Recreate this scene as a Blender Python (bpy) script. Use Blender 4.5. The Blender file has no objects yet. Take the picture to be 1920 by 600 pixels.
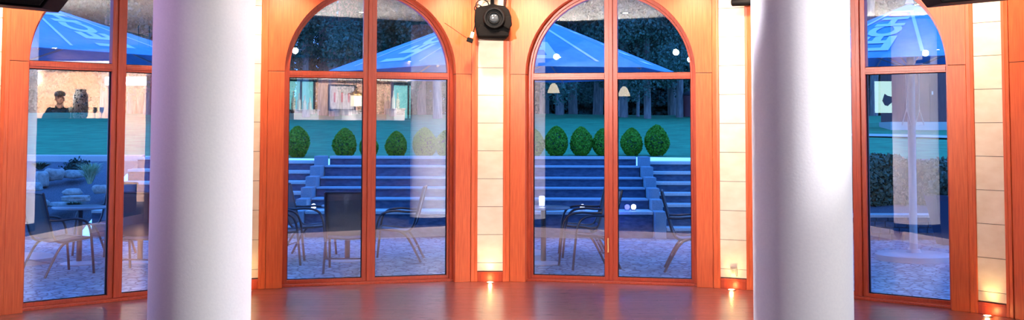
import bpy, bmesh, math, random
from mathutils import Vector, Matrix, Euler
PI = math.pi
random.seed(7)
col = bpy.context.scene.collection
R = math.radians

# ------------------------------------------------------------------ camera
F, PITCH, ROLL, CY, HC = 2150.17, 0.05516, 0.00241, 126.55, 1.7
cam_d = bpy.data.cameras.new('camera'); cam = bpy.data.objects.new('camera', cam_d); col.objects.link(cam)
cam_d.sensor_width = 36; cam_d.lens = F / 1920 * 36; cam_d.shift_y = -(300 - CY) / 1920
cam_d.clip_start = .05; cam_d.clip_end = 400
cam.matrix_world = Matrix.Translation((0, 0, HC)) @ Matrix.Rotation(PI/2 + PITCH, 4, 'X') @ Matrix.Rotation(ROLL, 4, 'Z')
bpy.context.scene.camera = cam

def at(px, py, Y):
    """world point seen at pixel px,py at depth Y"""
    du, dv = px - 960, py - CY
    c, s = math.cos(ROLL), math.sin(ROLL)
    u = (c*du + s*dv)/F; v = (-s*du + c*dv)/F
    y = math.cos(PITCH) + v*math.sin(PITCH); z = math.sin(PITCH) - v*math.cos(PITCH)
    k = Y / y
    return Vector((u*k, Y, HC + z*k))
def gx(px, Y): return at(px, 400, Y).x

# ------------------------------------------------------------------ room plan (13-sided window bay)
XC, YC, RHO, PHI0, TH = -0.0576, 7.4491, 5.4849, -0.03303, 0.48639
W, P, D, UG, UM = 0.956, 1.178, 0.19, 0.892, 0.074
TB, TT, HA, ZG, H = 2.285, 2.357, 2.342, 0.065, 3.46
def bay_angle(i): return PHI0 + (i - 1.5)*TH
def bay_origin(i, back=0.0):
    a = bay_angle(i); return Vector((XC + (RHO+back)*math.sin(a), YC + (RHO+back)*math.cos(a), 0))
def bay_pt(i, u, back=0, z=0):
    a = bay_angle(i); o = bay_origin(i, back); return Vector((o.x + u*math.cos(a), o.y - u*math.sin(a), z))
def mirrored(i, px, py, Y):
    """real place of something whose reflection in window i is seen at px,py at virtual depth Y"""
    v = at(px, py, Y); a = bay_angle(i); n = Vector((math.sin(a), math.cos(a), 0))
    dist = (v.x-XC)*n.x + (v.y-YC)*n.y - (RHO+D)
    return v - 2*dist*n

# ------------------------------------------------------------------ helpers
class MB:
    def __init__(s): s.v = []; s.f = []
    def add(s, vs, fs):
        o = len(s.v); s.v += [tuple(v) for v in vs]; s.f += [tuple(k+o for k in f) for f in fs]; return s
    def box(s, x0, x1, y0, y1, z0, z1):
        return s.add([(x0,y0,z0),(x1,y0,z0),(x1,y1,z0),(x0,y1,z0),(x0,y0,z1),(x1,y0,z1),(x1,y1,z1),(x0,y1,z1)],
                     [(3,2,1,0),(4,5,6,7),(0,1,5,4),(1,2,6,5),(2,3,7,6),(3,0,4,7)])
    def obox(s, M, hx, hy, hz):
        b = MB().box(-hx,hx,-hy,hy,-hz,hz); return s.add([M @ Vector(v) for v in b.v], b.f)
    def prism(s, pts, y0, y1):
        """outline in x,z pushed from y0 to y1"""
        n = len(pts)
        s.add([(x,y0,z) for x,z in pts]+[(x,y1,z) for x,z in pts],
              [tuple(range(n)), tuple(reversed(range(n, 2*n)))] + [(k,k+n,(k+1)%n+n,(k+1)%n) for k in range(n)])
        return s
    def tube(s, path, r, n=8, caps=True):
        path = [Vector(p) for p in path]; m = len(path); rs = r if isinstance(r, (list, tuple)) else [r]*m
        vs = []; fs = []; up = None
        for k, p in enumerate(path):
            t = (path[min(k+1, m-1)] - path[max(k-1, 0)]).normalized()
            if up is None:
                a = Vector((0,0,1)) if abs(t.z) < .9 else Vector((1,0,0)); up = t.cross(a).normalized()
            else: up = (up - t*up.dot(t)).normalized()
            b = t.cross(up)
            for j in range(n):
                an = 2*PI*j/n; vs.append(p + (up*math.cos(an) + b*math.sin(an))*rs[k])
        for k in range(m-1):
            for j in range(n):
                fs.append((k*n+j, k*n+(j+1)%n, (k+1)*n+(j+1)%n, (k+1)*n+j))
        if caps: fs += [tuple(reversed(range(n))), tuple(range((m-1)*n, m*n))]
        return s.add(vs, fs)
    def lathe(s, prof, n=24, c=(0,0,0)):
        m = len(prof); vs = [(c[0]+r*math.cos(2*PI*j/n), c[1]+r*math.sin(2*PI*j/n), c[2]+z) for r, z in prof for j in range(n)]
        fs = [(k*n+j, k*n+(j+1)%n, (k+1)*n+(j+1)%n, (k+1)*n+j) for k in range(m-1) for j in range(n)]
        fs += [tuple(reversed(range(n))), tuple(range((m-1)*n, m*n))]
        return s.add(vs, fs)
    def xf(s, M): s.v = [tuple(M @ Vector(v)) for v in s.v]; return s
    def build(s, name, mat, parent=None, smooth=False, bevel=0, sub=0):
        me = bpy.data.meshes.new(name); me.from_pydata(s.v, [], s.f); me.update()
        bm = bmesh.new(); bm.from_mesh(me); bmesh.ops.recalc_face_normals(bm, faces=bm.faces); bm.to_mesh(me); bm.free()
        if smooth:
            for p in me.polygons: p.use_smooth = True
            try: me.set_sharp_from_angle(angle=R(40))
            except Exception: pass
        o = bpy.data.objects.new(name, me); col.objects.link(o)
        if mat: me.materials.append(mat)
        if parent: o.parent = parent
        if bevel:
            m = o.modifiers.new('bevel', 'BEVEL'); m.width = bevel; m.segments = 2; m.limit_method = 'ANGLE'
        if sub:
            m = o.modifiers.new('sub', 'SUBSURF'); m.levels = sub; m.render_levels = sub
        return o

def tag(o, label=None, cat=None, group=None, kind=None):
    if label: o['label'] = label
    if cat: o['category'] = cat
    if group: o['group'] = group
    if kind: o['kind'] = kind
    return o
def thing(name, label, cat, loc=(0,0,0), rz=0, group=None):
    o = bpy.data.objects.new(name, None); col.objects.link(o); o.location = loc; o.rotation_euler = (0,0,rz); o.empty_display_size = .1
    return tag(o, label, cat, group)
def struct(name, loc=(0,0,0), rz=0):
    o = bpy.data.objects.new(name, None); col.objects.link(o); o.location = loc; o.rotation_euler = (0,0,rz)
    return tag(o, kind='structure')
def copy_tree(o, label=None, loc=None, rz=None, scale=None):
    c = o.copy(); col.objects.link(c)
    if label: c['label'] = label
    if loc is not None: c.location = loc
    if rz is not None: c.rotation_euler = (0,0,rz)
    if scale is not None: c.scale = scale if hasattr(scale, '__len__') else (scale,)*3
    for ch in list(o.children):
        d = ch.copy(); col.objects.link(d); d.parent = c
        for g in list(ch.children):
            e = g.copy(); col.objects.link(e); e.parent = d
    return c

# ------------------------------------------------------------------ materials
def mat(name, c1, c2=None, scale=(5,5,5), nscale=4, rough=.6, spec=.5, bump=0, detail=4, metal=0, coat=0, emit=None, estr=0, contrast=(.3,.7), coords='Object', trans=0):
    m = bpy.data.materials.new(name); m.use_nodes = True; nt = m.node_tree; n = nt.nodes; L = nt.links
    b = n['Principled BSDF']; b.inputs['Base Color'].default_value = (*c1, 1); b.inputs['Roughness'].default_value = rough
    b.inputs['Specular IOR Level'].default_value = spec; b.inputs['Metallic'].default_value = metal
    if coat: b.inputs['Coat Weight'].default_value = coat; b.inputs['Coat Roughness'].default_value = .1
    if emit: b.inputs['Emission Color'].default_value = (*emit, 1); b.inputs['Emission Strength'].default_value = estr
    if c2 is not None or bump:
        tc = n.new('ShaderNodeTexCoord'); mp = n.new('ShaderNodeMapping'); mp.inputs['Scale'].default_value = scale
        no = n.new('ShaderNodeTexNoise'); no.inputs['Scale'].default_value = nscale; no.inputs['Detail'].default_value = detail
        L.new(tc.outputs[coords], mp.inputs['Vector']); L.new(mp.outputs[0], no.inputs['Vector'])
        if c2 is not None:
            cr = n.new('ShaderNodeValToRGB'); cr.color_ramp.elements[0].position = contrast[0]; cr.color_ramp.elements[1].position = contrast[1]
            cr.color_ramp.elements[0].color = (*c1, 1); cr.color_ramp.elements[1].color = (*c2, 1)
            L.new(no.outputs['Fac'], cr.inputs[0]); L.new(cr.outputs[0], b.inputs['Base Color'])
        if bump:
            bp = n.new('ShaderNodeBump'); bp.inputs['Strength'].default_value = bump; bp.inputs['Distance'].default_value = .02
            L.new(no.outputs['Fac'], bp.inputs['Height']); L.new(bp.outputs[0], b.inputs['Normal'])
    if trans:
        tr = n.new('ShaderNodeBsdfTransparent'); mx = n.new('ShaderNodeMixShader'); mx.inputs[0].default_value = trans
        L.new(b.outputs[0], mx.inputs[1]); L.new(tr.outputs[0], mx.inputs[2]); L.new(mx.outputs[0], n['Material Output'].inputs[0])
    return m
M = {}
M['panel'] = mat('wood_panel', (.60,.098,.028), (.76,.155,.046), scale=(22,22,1.1), nscale=3.5, rough=.42, spec=.4, bump=.05)
M['frame'] = mat('wood_frame', (.34,.040,.015), (.46,.066,.022), scale=(18,18,1.2), nscale=4, rough=.35, spec=.45, bump=.04)
M['stone'] = mat('travertine', (.82,.67,.48), (.92,.80,.62), scale=(1.2,1.2,2.4), nscale=4, rough=.6, bump=.06, detail=8)
M['joint'] = mat('joint', (.10,.07,.05), rough=.9)
M['plaster'] = mat('white_column_paint', (.80,.79,.83), (.84,.83,.86), nscale=60, scale=(1,1,1), rough=.75, bump=.05)
M['ceil'] = mat('ceiling_paint', (.85,.80,.72), rough=.85)
M['ceil_dark'] = mat('ceiling_dark', (.03,.026,.03), rough=.9)
M['peach'] = mat('peach_wall', (.72,.45,.33), (.78,.52,.39), nscale=3, rough=.8)
M['darkwall'] = mat('brown_wall', (.10,.05,.035), (.14,.07,.05), nscale=2, rough=.7)
M['black'] = mat('black_plastic', (.004,.004,.0045), rough=.6, spec=.12)
M['blackm'] = mat('black_metal', (.0035,.003,.003), (.007,.006,.006), nscale=20, rough=.75, bump=.1, spec=.08)
M['grille'] = mat('speaker_grille', (.008,.008,.009), (.03,.03,.03), nscale=120, scale=(1,1,1), rough=.6, bump=.3)
M['steel'] = mat('brushed_steel', (.5,.5,.52), rough=.3, metal=1)
M['brass'] = mat('brass', (.95,.62,.25), rough=.45, metal=1)
M['white'] = mat('white_paint', (.85,.85,.84), rough=.5)
M['socket'] = mat('socket_plastic', (.50,.42,.32), rough=.4)
M['lamp_warm'] = mat('lamp_warm', (1,.8,.5), emit=(1,.72,.36), estr=26)
M['lamp_spot'] = mat('lamp_spot', (1,.9,.7), emit=(1,.82,.58), estr=110)
M['lamp_white'] = mat('lamp_white', (1,1,1), emit=(1,.95,.9), estr=18)
M['blue_reflection'] = mat('blue_reflection', (.2,.2,1), emit=(.10,.10,1), estr=4)
M['lamp_candle'] = mat('lamp_candle', (.8,.85,1), emit=(.6,.68,1), estr=6)
# outside
M['tube'] = mat('chair_tube', (.012,.018,.035), rough=.35, spec=.6)
M['sling'] = mat('chair_sling', (.07,.075,.08), (.10,.105,.11), nscale=150, scale=(1,1,1), rough=.7, trans=.08)
M['sling_l'] = mat('chair_sling_pale', (.20,.24,.30), (.26,.30,.36), nscale=150, scale=(1,1,1), rough=.7, trans=.1)
M['tabletop'] = mat('table_top', (.32,.38,.42), rough=.25)
M['cast'] = mat('cast_base', (.42,.42,.42), rough=.4)
M['granite'] = mat('granite', (.03,.07,.13), (.07,.13,.21), nscale=9, scale=(1,1,2.5), rough=.8, bump=.6, detail=8, contrast=(.35,.65))
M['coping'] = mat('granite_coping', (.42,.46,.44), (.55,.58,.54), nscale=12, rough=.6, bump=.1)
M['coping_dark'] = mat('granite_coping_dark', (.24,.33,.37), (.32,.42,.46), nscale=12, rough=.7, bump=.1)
M['block'] = mat('granite_block', (.16,.25,.30), (.26,.36,.40), nscale=16, rough=.8, bump=.5, detail=8)
M['soil'] = mat('soil', (.05,.07,.10), (.16,.18,.21), nscale=14, rough=.95, bump=.8)
M['rock'] = mat('boulder', (.26,.27,.25), (.42,.42,.38), nscale=5, rough=.85, bump=.6)
M['thuja'] = mat('thuja', (.07,.28,.008), (.13,.42,.02), nscale=6, rough=.8)
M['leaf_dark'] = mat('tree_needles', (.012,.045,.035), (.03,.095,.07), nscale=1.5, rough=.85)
M['leaf_mid'] = mat('tree_leaves', (.05,.11,.085), (.09,.19,.13), nscale=1.5, rough=.85)
M['hedge'] = mat('hedge_leaves', (.05,.09,.045), (.14,.20,.12), nscale=8, rough=.7)
M['grassy'] = mat('reed_blades', (.25,.40,.22), (.45,.62,.38), nscale=5, rough=.7)
M['bark'] = mat('bark', (.16,.13,.13), (.40,.32,.28), nscale=4, scale=(4,4,.6), rough=.95, bump=.5)
M['birch'] = mat('birch_bark', (.34,.32,.30), (.10,.10,.10), nscale=5, scale=(1,1,4), rough=.8, contrast=(.55,.7))
M['lawn'] = mat('lawn_grass', (.008,.18,.062), (.022,.33,.125), nscale=2.2, scale=(1,1,1), rough=.95, bump=.3, detail=10)
M['canopy'] = mat('canopy_blue', (.12,.34,.60), (.16,.40,.68), nscale=2, rough=.75)
M['print'] = mat('canopy_print', (.80,.82,.80), rough=.7)
M['printred'] = mat('canopy_print_red', (.70,.10,.08), rough=.7)
M['pole'] = mat('pole_grey', (.52,.44,.40), rough=.4)
M['shed'] = mat('shed_boards', (.16,.06,.06), (.24,.10,.09), nscale=5, scale=(6,6,.4), rough=.85)
M['roof'] = mat('shed_roof', (.03,.03,.035), rough=.8)
M['gravel'] = mat('path_gravel', (.42,.42,.36), (.58,.56,.48), nscale=40, rough=.95)
M['pot'] = mat('planter_dark', (.03,.05,.10), rough=.5)
M['binred'] = mat('bin_red', (.20,.04,.05), rough=.6)
# people and bar
M['skin'] = mat('skin', (.75,.42,.32), rough=.55)
M['jacket'] = mat('jacket_cloth', (.02,.02,.025), (.035,.035,.04), nscale=30, rough=.9)
M['trouser'] = mat('trouser_cloth', (.03,.035,.06), rough=.9)
M['hair'] = mat('hair', (.10,.06,.035), rough=.7)
M['cap'] = mat('cap_cloth', (.16,.12,.08), rough=.9)
M['bar'] = mat('bar_front', (.02,.015,.015), rough=.4)
M['bartop'] = mat('bar_top', (.03,.02,.02), rough=.2)
M['linen'] = mat('white_linen', (.85,.83,.88), rough=.8)
M['bottle'] = mat('bottle_glass', (.70,.85,.80), rough=.1, spec=.8)
M['teal'] = mat('window_daylight', (.1,.3,.3), (.15,.35,.35), nscale=3, rough=.6, emit=(.16,.55,.60), estr=2.2)
M['screen'] = mat('screen_glow', (.8,.9,.9), rough=.5, emit=(.62,1,.92), estr=3.2)
M['inkdark'] = mat('ink_dark', (.03,.015,.02), rough=.6)
M['art'] = mat('print_grey', (.50,.48,.52), (.72,.70,.74), nscale=3, rough=.7)
M['artred'] = mat('print_red', (.60,.12,.14), rough=.7)
M['shade'] = mat('pendant_shade', (.9,.8,.6), emit=(1,.85,.6), estr=2.5)

# glass: clear double-glazed pane, passes light and mirrors part of it
g = bpy.data.materials.new('window_glass'); g.use_nodes = True; n = g.node_tree.nodes; L = g.node_tree.links
n.remove(n['Principled BSDF'])
tr = n.new('ShaderNodeBsdfTransparent'); tr.inputs[0].default_value = (.95,.97,1,1)
gl = n.new('ShaderNodeBsdfGlossy'); gl.inputs['Roughness'].default_value = 0.0; gl.inputs[0].default_value = (1,1,1,1)
fr = n.new('ShaderNodeFresnel'); fr.inputs[0].default_value = 1.52
ml = n.new('ShaderNodeMath'); ml.operation = 'MULTIPLY'; ml.inputs[1].default_value = 5.5; ml.use_clamp = True
mx = n.new('ShaderNodeMixShader'); L.new(fr.outputs[0], ml.inputs[0]); L.new(ml.outputs[0], mx.inputs[0])
L.new(tr.outputs[0], mx.inputs[1]); L.new(gl.outputs[0], mx.inputs[2]); L.new(mx.outputs[0], n['Material Output'].inputs[0])
M['glass'] = g

# parquet floor
m = mat('parquet', (.10,.03,.02), rough=.22, spec=.7, coat=.8)
m.node_tree.nodes['Principled BSDF'].inputs['Coat Roughness'].default_value = .22; n = m.node_tree.nodes; L = m.node_tree.links; b = n['Principled BSDF']
tc = n.new('ShaderNodeTexCoord'); br = n.new('ShaderNodeTexBrick'); br.inputs['Scale'].default_value = 1
br.inputs['Brick Width'].default_value = .55; br.inputs['Row Height'].default_value = .07; br.inputs['Mortar Size'].default_value = .0015
br.inputs['Color1'].default_value = (.26,.09,.075,1); br.inputs['Color2'].default_value = (.17,.055,.045,1); br.inputs['Mortar'].default_value = (.02,.008,.006,1)
L.new(tc.outputs['Object'], br.inputs['Vector'])
no = n.new('ShaderNodeTexNoise'); mp = n.new('ShaderNodeMapping'); mp.inputs['Scale'].default_value = (1.5,30,1); no.inputs['Scale'].default_value = 3
L.new(tc.outputs['Object'], mp.inputs[0]); L.new(mp.outputs[0], no.inputs['Vector'])
mc = n.new('ShaderNodeMixRGB'); mc.blend_type = 'OVERLAY'; mc.inputs[0].default_value = .5
L.new(br.outputs['Color'], mc.inputs[1]); L.new(no.outputs['Fac'], mc.inputs[2]); L.new(mc.outputs[0], b.inputs['Base Color'])
mr = n.new('ShaderNodeMapRange'); mr.inputs[3].default_value = .2; mr.inputs[4].default_value = .42
L.new(no.outputs['Fac'], mr.inputs[0]); L.new(mr.outputs[0], b.inputs['Roughness'])
M['parquet'] = m
# sett paving
m = mat('granite_setts', (.3,.3,.3), rough=.65, spec=.5); n = m.node_tree.nodes; L = m.node_tree.links; b = n['Principled BSDF']
tc = n.new('ShaderNodeTexCoord'); vo = n.new('ShaderNodeTexVoronoi'); vo.inputs['Scale'].default_value = 9
vo2 = n.new('ShaderNodeTexVoronoi'); vo2.inputs['Scale'].default_value = 9; vo2.feature = 'DISTANCE_TO_EDGE'
L.new(tc.outputs['Object'], vo.inputs['Vector']); L.new(tc.outputs['Object'], vo2.inputs['Vector'])
cr = n.new('ShaderNodeValToRGB'); cr.color_ramp.elements[0].color = (.11,.20,.22,1); cr.color_ramp.elements[1].color = (.28,.46,.52,1)
L.new(vo.outputs['Color'], cr.inputs[0])
c2 = n.new('ShaderNodeValToRGB'); c2.color_ramp.elements[0].position = 0; c2.color_ramp.elements[1].position = .12
c2.color_ramp.elements[0].color = (.15,.15,.2,1); c2.color_ramp.elements[1].color = (1,1,1,1); L.new(vo2.outputs['Distance'], c2.inputs[0])
mc = n.new('ShaderNodeMixRGB'); mc.blend_type = 'MULTIPLY'; mc.inputs[0].default_value = 1
L.new(cr.outputs[0], mc.inputs[1]); L.new(c2.outputs[0], mc.inputs[2]); L.new(mc.outputs[0], b.inputs['Base Color'])
bp = n.new('ShaderNodeBump'); bp.inputs['Strength'].default_value = .5; bp.inputs['Distance'].default_value = .02
L.new(c2.outputs[0], bp.inputs['Height']); L.new(bp.outputs[0], b.inputs['Normal'])
M['setts'] = m

# ------------------------------------------------------------------ room shell
FB = 8.25                                     # front edge of the raised platform
def poly_out(back):
    pts = []
    for i in range(-1, 5):
        pts.append(bay_pt(i, -P-.16, back)); pts.append(bay_pt(i, P+.16, back))
    return pts
pp = poly_out(D+.03)
fl = [(p.x, max(p.y, FB)) for p in pp]
m0 = MB(); outl = [*fl, (9.2, fl[-1][1]), (9.2, FB)]
m0.add([(x,y,0) for x,y in outl]+[(x,y,-.1) for x,y in outl], [tuple(range(len(outl))), tuple(reversed(range(len(outl), 2*len(outl))))] +
       [(k, (k+1)%len(outl), (k+1)%len(outl)+len(outl), k+len(outl)) for k in range(len(outl))])
tag(m0.build('floor', M['parquet']), kind='structure')
pf = struct('floor_platform')
MB().box(-9.2, 9.2, -9, FB, -.1, .15).build('platform_deck', mat('dark_carpet', (.02,.016,.018), (.03,.024,.026), nscale=60, rough=.95), pf)
MB().box(-9.2, 9.2, FB, FB+.02, 0.0, .152).build('platform_riser', mat('riser_wood', (.82,.74,.62), (.88,.80,.68), nscale=4, rough=.5), pf)

out2 = [*fl, (9.2, fl[-1][1]), (9.2, FB)]
def slab(pts, z0, z1, name, mt):
    k = len(pts)
    return tag(MB().add([(x,y,z0) for x,y in pts]+[(x,y,z1) for x,y in pts], [tuple(range(k)), tuple(reversed(range(k, 2*k)))] +
        [(j, (j+1)%k, (j+1)%k+k, j+k) for j in range(k)]).build(name, mt), kind='structure')
slab(out2, H, H+.12, 'ceiling', M['ceil'])
tag(MB().box(-9.2, 9.2, -9, FB, H, H+.12).build('ceiling_rear', M['ceil_dark']), kind='structure')

def arc(r, n=40, rev=False):
    a = [PI - PI*k/n for k in range(n+1)]
    if rev: a = a[::-1]
    return [(r*math.cos(t), HA + r*math.sin(t)) for t in a]
def ring(mb, ro, ri, y0, y1, zb=0):
    return mb.prism([(-ro, zb), *arc(ro), (ro, zb), (ri, zb), *arc(ri, rev=True), (-ri, zb)], y0, y1)
SIDE = ['far_left', 'left', 'centre_left', 'centre_right', 'right', 'far_right']
for i in range(-1, 5):
    a = bay_angle(i); o = bay_origin(i)
    w = struct('wall_' + SIDE[i+1], o, -a)
    gp = .0035
    low = MB()
    for s in (-1, 1):
        x0, x1 = (-P+.045, -W) if s < 0 else (W, P-.045)
        low.box(x0, x1, 0, D+.07, 0, HA - gp)
    low.build('lower_panel', M['panel'], w, bevel=.003)
    MB().prism([(-P+.045, HA+gp), *arc(W), (W, HA+gp), (P-.045, HA+gp), (P-.045, H), (-P+.045, H)][0:1] + [(-W, HA+gp)] + arc(W)[1:-1] +
               [(W, HA+gp), (P-.045, HA+gp), (P-.045, H), (-P+.045, H)], 0, D+.07).build('arch_panel', M['panel'], w)
    bk = MB()
    for s in (-1, 1): bk.box(min(s*P, s*(W+.002)), max(s*P, s*(W+.002)), .012, D+.06, 0, H-.01)
    bk.build('panel_backing', M['joint'], w)
    for s in (-1, 1):
        MB().box(min(s*P, s*(P-.042)), max(s*P, s*(P-.042)), -.010, D+.07, 0, H).build('edge_trim', M['panel'], w, bevel=.004)
    # the arched double window, set back in the opening
    wd = struct('window_%d' % (i+2), o, -a)
    f = ring(MB(), W, UG+.026, D-.055, D+.06)
    f.box(-W+.002, W-.002, D-.055, D+.06, 0, .028)
    f.build('window_frame', M['frame'], wd, bevel=.003)
    sill = MB().box(-W+.002, W-.002, D-.10, D-.056, 0, .022); sill.build('threshold', M['frame'], wd, bevel=.003)
    for s in (-1, 1):
        leaf = MB()
        # leaf stiles, rails and arched head
        xo, xi = UG+.025, UG
        hd = [(s*xo, .03), (s*xo, HA)] + [(s*xo*math.cos(t), HA+xo*math.sin(t)) for t in [PI/2*k/24 for k in range(1, 24)]] + [(s*.012, HA+xo)] + \
             [(s*.012, HA+xi)] + [(s*xi*math.cos(t), HA+xi*math.sin(t)) for t in [PI/2*k/24 for k in range(23, 0, -1)]] + [(s*xi, HA), (s*xi, .03)]
        leaf.prism(hd, D-.038, D+.04)
        leaf.box(min(s*.014, s*UM), max(s*.014, s*UM), D-.038, D+.04, .03, HA+xi)
        leaf.box(min(s*UM, s*UG), max(s*UM, s*UG), D-.038, D+.04, .03, ZG)
        leaf.box(min(s*UM, s*UG), max(s*UM, s*UG), D-.038, D+.04, TB, TT)
        leaf.box(min(s*UM, s*UG), max(s*UM, s*UG), D-.044, D-.038, TB+.02, TB+.05)
        lf = leaf.build('window_leaf', M['frame'], wd, bevel=.002)
        gk = MB(); x0, x1 = sorted((s*UM, s*UG)); e = .007
        for z0, z1 in ((ZG, TB),):
            gk.box(x0, x0+e, D-.012, D+.012, z0, z1); gk.box(x1-e, x1, D-.012, D+.012, z0, z1)
            gk.box(x0, x1, D-.012, D+.012, z0, z0+e); gk.box(x0, x1, D-.012, D+.012, z1-e, z1)
        gk.box(x0, x1, D-.012, D+.012, TT, TT+e)
        gk.build('gasket', M['black'], lf)
        MB().add([(x0,D,ZG),(x1,D,ZG),(x1,D,TB),(x0,D,TB)], [(0,1,2,3)]).build('glass_pane', M['glass'], lf)
        gp_pts = [(s*UM, TT), (s*UG, TT)] + [(s*UG*math.cos(t), HA+UG*math.sin(t)) for t in [PI/2*k/24 for k in range(1, 24)] if s*UG*math.cos(t)*s > UM] + [(s*UM, HA+UG*math.sqrt(1-(UM/UG)**2))]
        MB().add([(x,D,z) for x,z in gp_pts], [tuple(range(len(gp_pts)))]).build('arched_glass_pane', M['glass'], lf)
    MB().box(-.022, .022, D-.058, D-.038, .03, HA+UG+.02).build('mullion', M['frame'], wd, bevel=.004)
    if i == 2:
        lt = MB().box(-.040, -.026, D-.062, D-.036, .34, .50).build('latch', M['brass'], wd, bevel=.004); lt['label'] = 'brass latch'
# stone piers between the bays
PW = 2*(RHO*math.tan(TH/2) - P)*math.cos(TH/2)
for i in range(-1, 4):
    a0 = bay_pt(i, P); a1 = bay_pt(i+1, -P); mid = (a0+a1)/2; a = bay_angle(i) + TH/2; hw = PW/2
    nm = ['far_left', 'left', 'centre', 'right', 'far_right'][i+1]
    pr = struct('wall_pier_' + nm, mid, -a)
    st = MB(); z = .122; jn = .212
    while z < H:
        z1 = min(jn-.0025, H-.002); st.box(-hw+.03, hw-.03, .0, .2, z, z1); z = jn+.0025; jn += .315
    st.build('stone_blocks', M['stone'], pr)
    MB().box(-hw+.01, hw-.01, .012, .26, 0.0, H-.01).build('stone_backing', M['joint'], pr)
    for s in (-1, 1): MB().box(min(s*hw, s*(hw-.033)), max(s*hw, s*(hw-.033)), -.012, .2, 0, H).build('side_trim', M['panel'], pr, bevel=.004)
    bb = struct('baseboard_' + nm, mid, -a)
    MB().box(-hw+.034, hw-.034, -.008, .011, 0, .112).box(-hw+.034, hw-.034, -.014, -.008, .084, .112).build('board', M['frame'], bb, bevel=.003)
    # recessed floor uplight
    lamp_lab = {0:'round floor uplight at the foot of the stone strip beside the left white column',
                1:'round floor uplight at the foot of the stone strip under the black stage light',
                2:'round floor uplight under the wall socket on the stone strip', 3:'round floor uplight at the far right stone strip'}
    if i >= 0:
        n_ = Vector((math.sin(a), math.cos(a), 0)); c = mid - n_*.09
        t = thing('floor_uplight', lamp_lab[i], 'lamp', (c.x, c.y, 0), -a, 'recessed floor uplights')
        MB().lathe([(.040,.001),(.052,.001),(.052,.005),(.040,.007)], 28).build('bezel', M['steel'], t, smooth=True)
        MB().lathe([(.001,.006),(.030,.008),(.039,.003),(.039,.0015)][::-1], 24).build('lens', M['lamp_warm'], t, smooth=True)
        ld = bpy.data.lights.new('uplight', 'SPOT'); ld.energy = 10; ld.color = (1,.66,.26); ld.spot_size = R(75); ld.spot_blend = .8; ld.shadow_soft_size = .03
        lo = bpy.data.objects.new('uplight', ld); col.objects.link(lo); lo.location = c + Vector((0,0,.03))
        lo.rotation_euler = (n_*.12 + Vector((0,0,1))).to_track_quat('-Z','Y').to_euler()
        lo2 = bpy.data.objects.new('uplight_glow', bpy.data.lights.new('uplight_glow', 'POINT')); col.objects.link(lo2)
        lo2.data.energy = .8; lo2.data.color = (1,.55,.18); lo2.data.shadow_soft_size = .02; lo2.location = c + Vector((0,0,.04))

# side and rear walls of the hall
e0, e1 = bay_pt(-1, -P-.1, D), bay_pt(4, P+.1, D)
tag(MB().box(-9.2, e0.x+.1, e0.y-.1, e0.y+.1, 0, H).build('wall_north_left', M['darkwall']), kind='structure')
tag(MB().box(e1.x-.1, 9.2, e1.y-.1, e1.y+.1, 0, H).build('wall_north_right', M['peach']), kind='structure')
tag(MB().box(-9.3, -9.2, -9, e0.y, 0, H).build('wall_west', M['darkwall']), kind='structure')
tag(MB().box(9.2, 9.3, -9, e1.y, 0, H).build('wall_east', M['peach']), kind='structure')
tag(MB().box(-9.3, 9.3, -9.1, -9, 0, H).build('wall_south', M['darkwall']), kind='structure')
tag(MB().box(2.2, 9.2, -1.7, -1.55, .15, H).build('wall_partition', M['peach']), kind='structure')

# ------------------------------------------------------------------ white columns
for s, px, wpx, lab in ((-1, 377.5, 186, 'round white column, the one tinted violet along its shaded edge, nearer the stone pile window'),
                   (1, 1504, 181, 'round white column, the one standing in front of the wall socket bay')):
    Yc_ = 7.95 if s < 0 else 7.62; x = gx(px, Yc_); r = wpx/2/F*Yc_
    t = thing('column', lab, 'column', (x, Yc_, .15), 0, 'white round columns')
    t['label'] = 'round white column on the ' + ('left, tinted violet on its left edge' if s < 0 else 'right, brightest on its right half')
    MB().lathe([(r,.12),(r,H-.15)], 96).build('shaft', M['plaster'], t, smooth=True)
    MB().lathe([(r+.012,0),(r+.012,.105),(r+.002,.12)], 96).build('plinth', M['black'], t, smooth=True)

# ------------------------------------------------------------------ stage light on the centre pier
a = bay_angle(1) + TH/2; n_ = Vector((math.sin(a), math.cos(a), 0)); mid = (bay_pt(1, P)+bay_pt(2, -P))/2
Yp = mid.y - .25
def pz(py, Y=Yp): return at(920, py, Y).z
t = thing('stage_light', 'black stage light effect with round lens and looped cable on stone strip', 'stage light', (gx(922, Yp), Yp, pz(40)), -a)
S = Yp/F
bm_ = MB()
prof = [(-33,22),(-34,2),(-30,-20),(-27,-31),(24,-33),(30,-28),(34,-10),(36,8),(31,22),(24,29),(8,31),(0,34),(-10,30),(-24,28)]
bm_.prism([(x*S, z*S) for x, z in prof], -.02, .20)
body = bm_.build('body', M['blackm'], t, bevel=.02)
MB().prism([(x*S, z*S) for x, z in [(-22,-6),(-8,-15),(6,-20),(14,-18),(30,-22),(31,-29),(-26,-30),(-29,-18)]], -.07, .0).build('lower_hood', M['blackm'], t, bevel=.012)
MB().prism([(x*S, z*S) for x, z in [(20,8),(35,10),(37,-8),(30,-16),(20,-10),(16,0)]], -.06, .0).build('side_housing', M['blackm'], t, bevel=.012)
def disc(mb, cx, cz, prof, n=36):
    q = MB().lathe(prof, n); q.xf(Matrix.Translation((cx, 0, cz)) @ Matrix.Rotation(PI/2, 4, 'X')); return mb.add(q.v, q.f)
disc(MB(), 3*S, 5*S, [(21*S,.0),(21*S,.09),(19*S,.12),(16*S,.12),(15*S,.09),(12*S,.09),(11*S,.11),(9.5*S,.11),(9*S,.085),(.001,.085)]).build('lens_barrel', M['black'], t, smooth=True)
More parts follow.
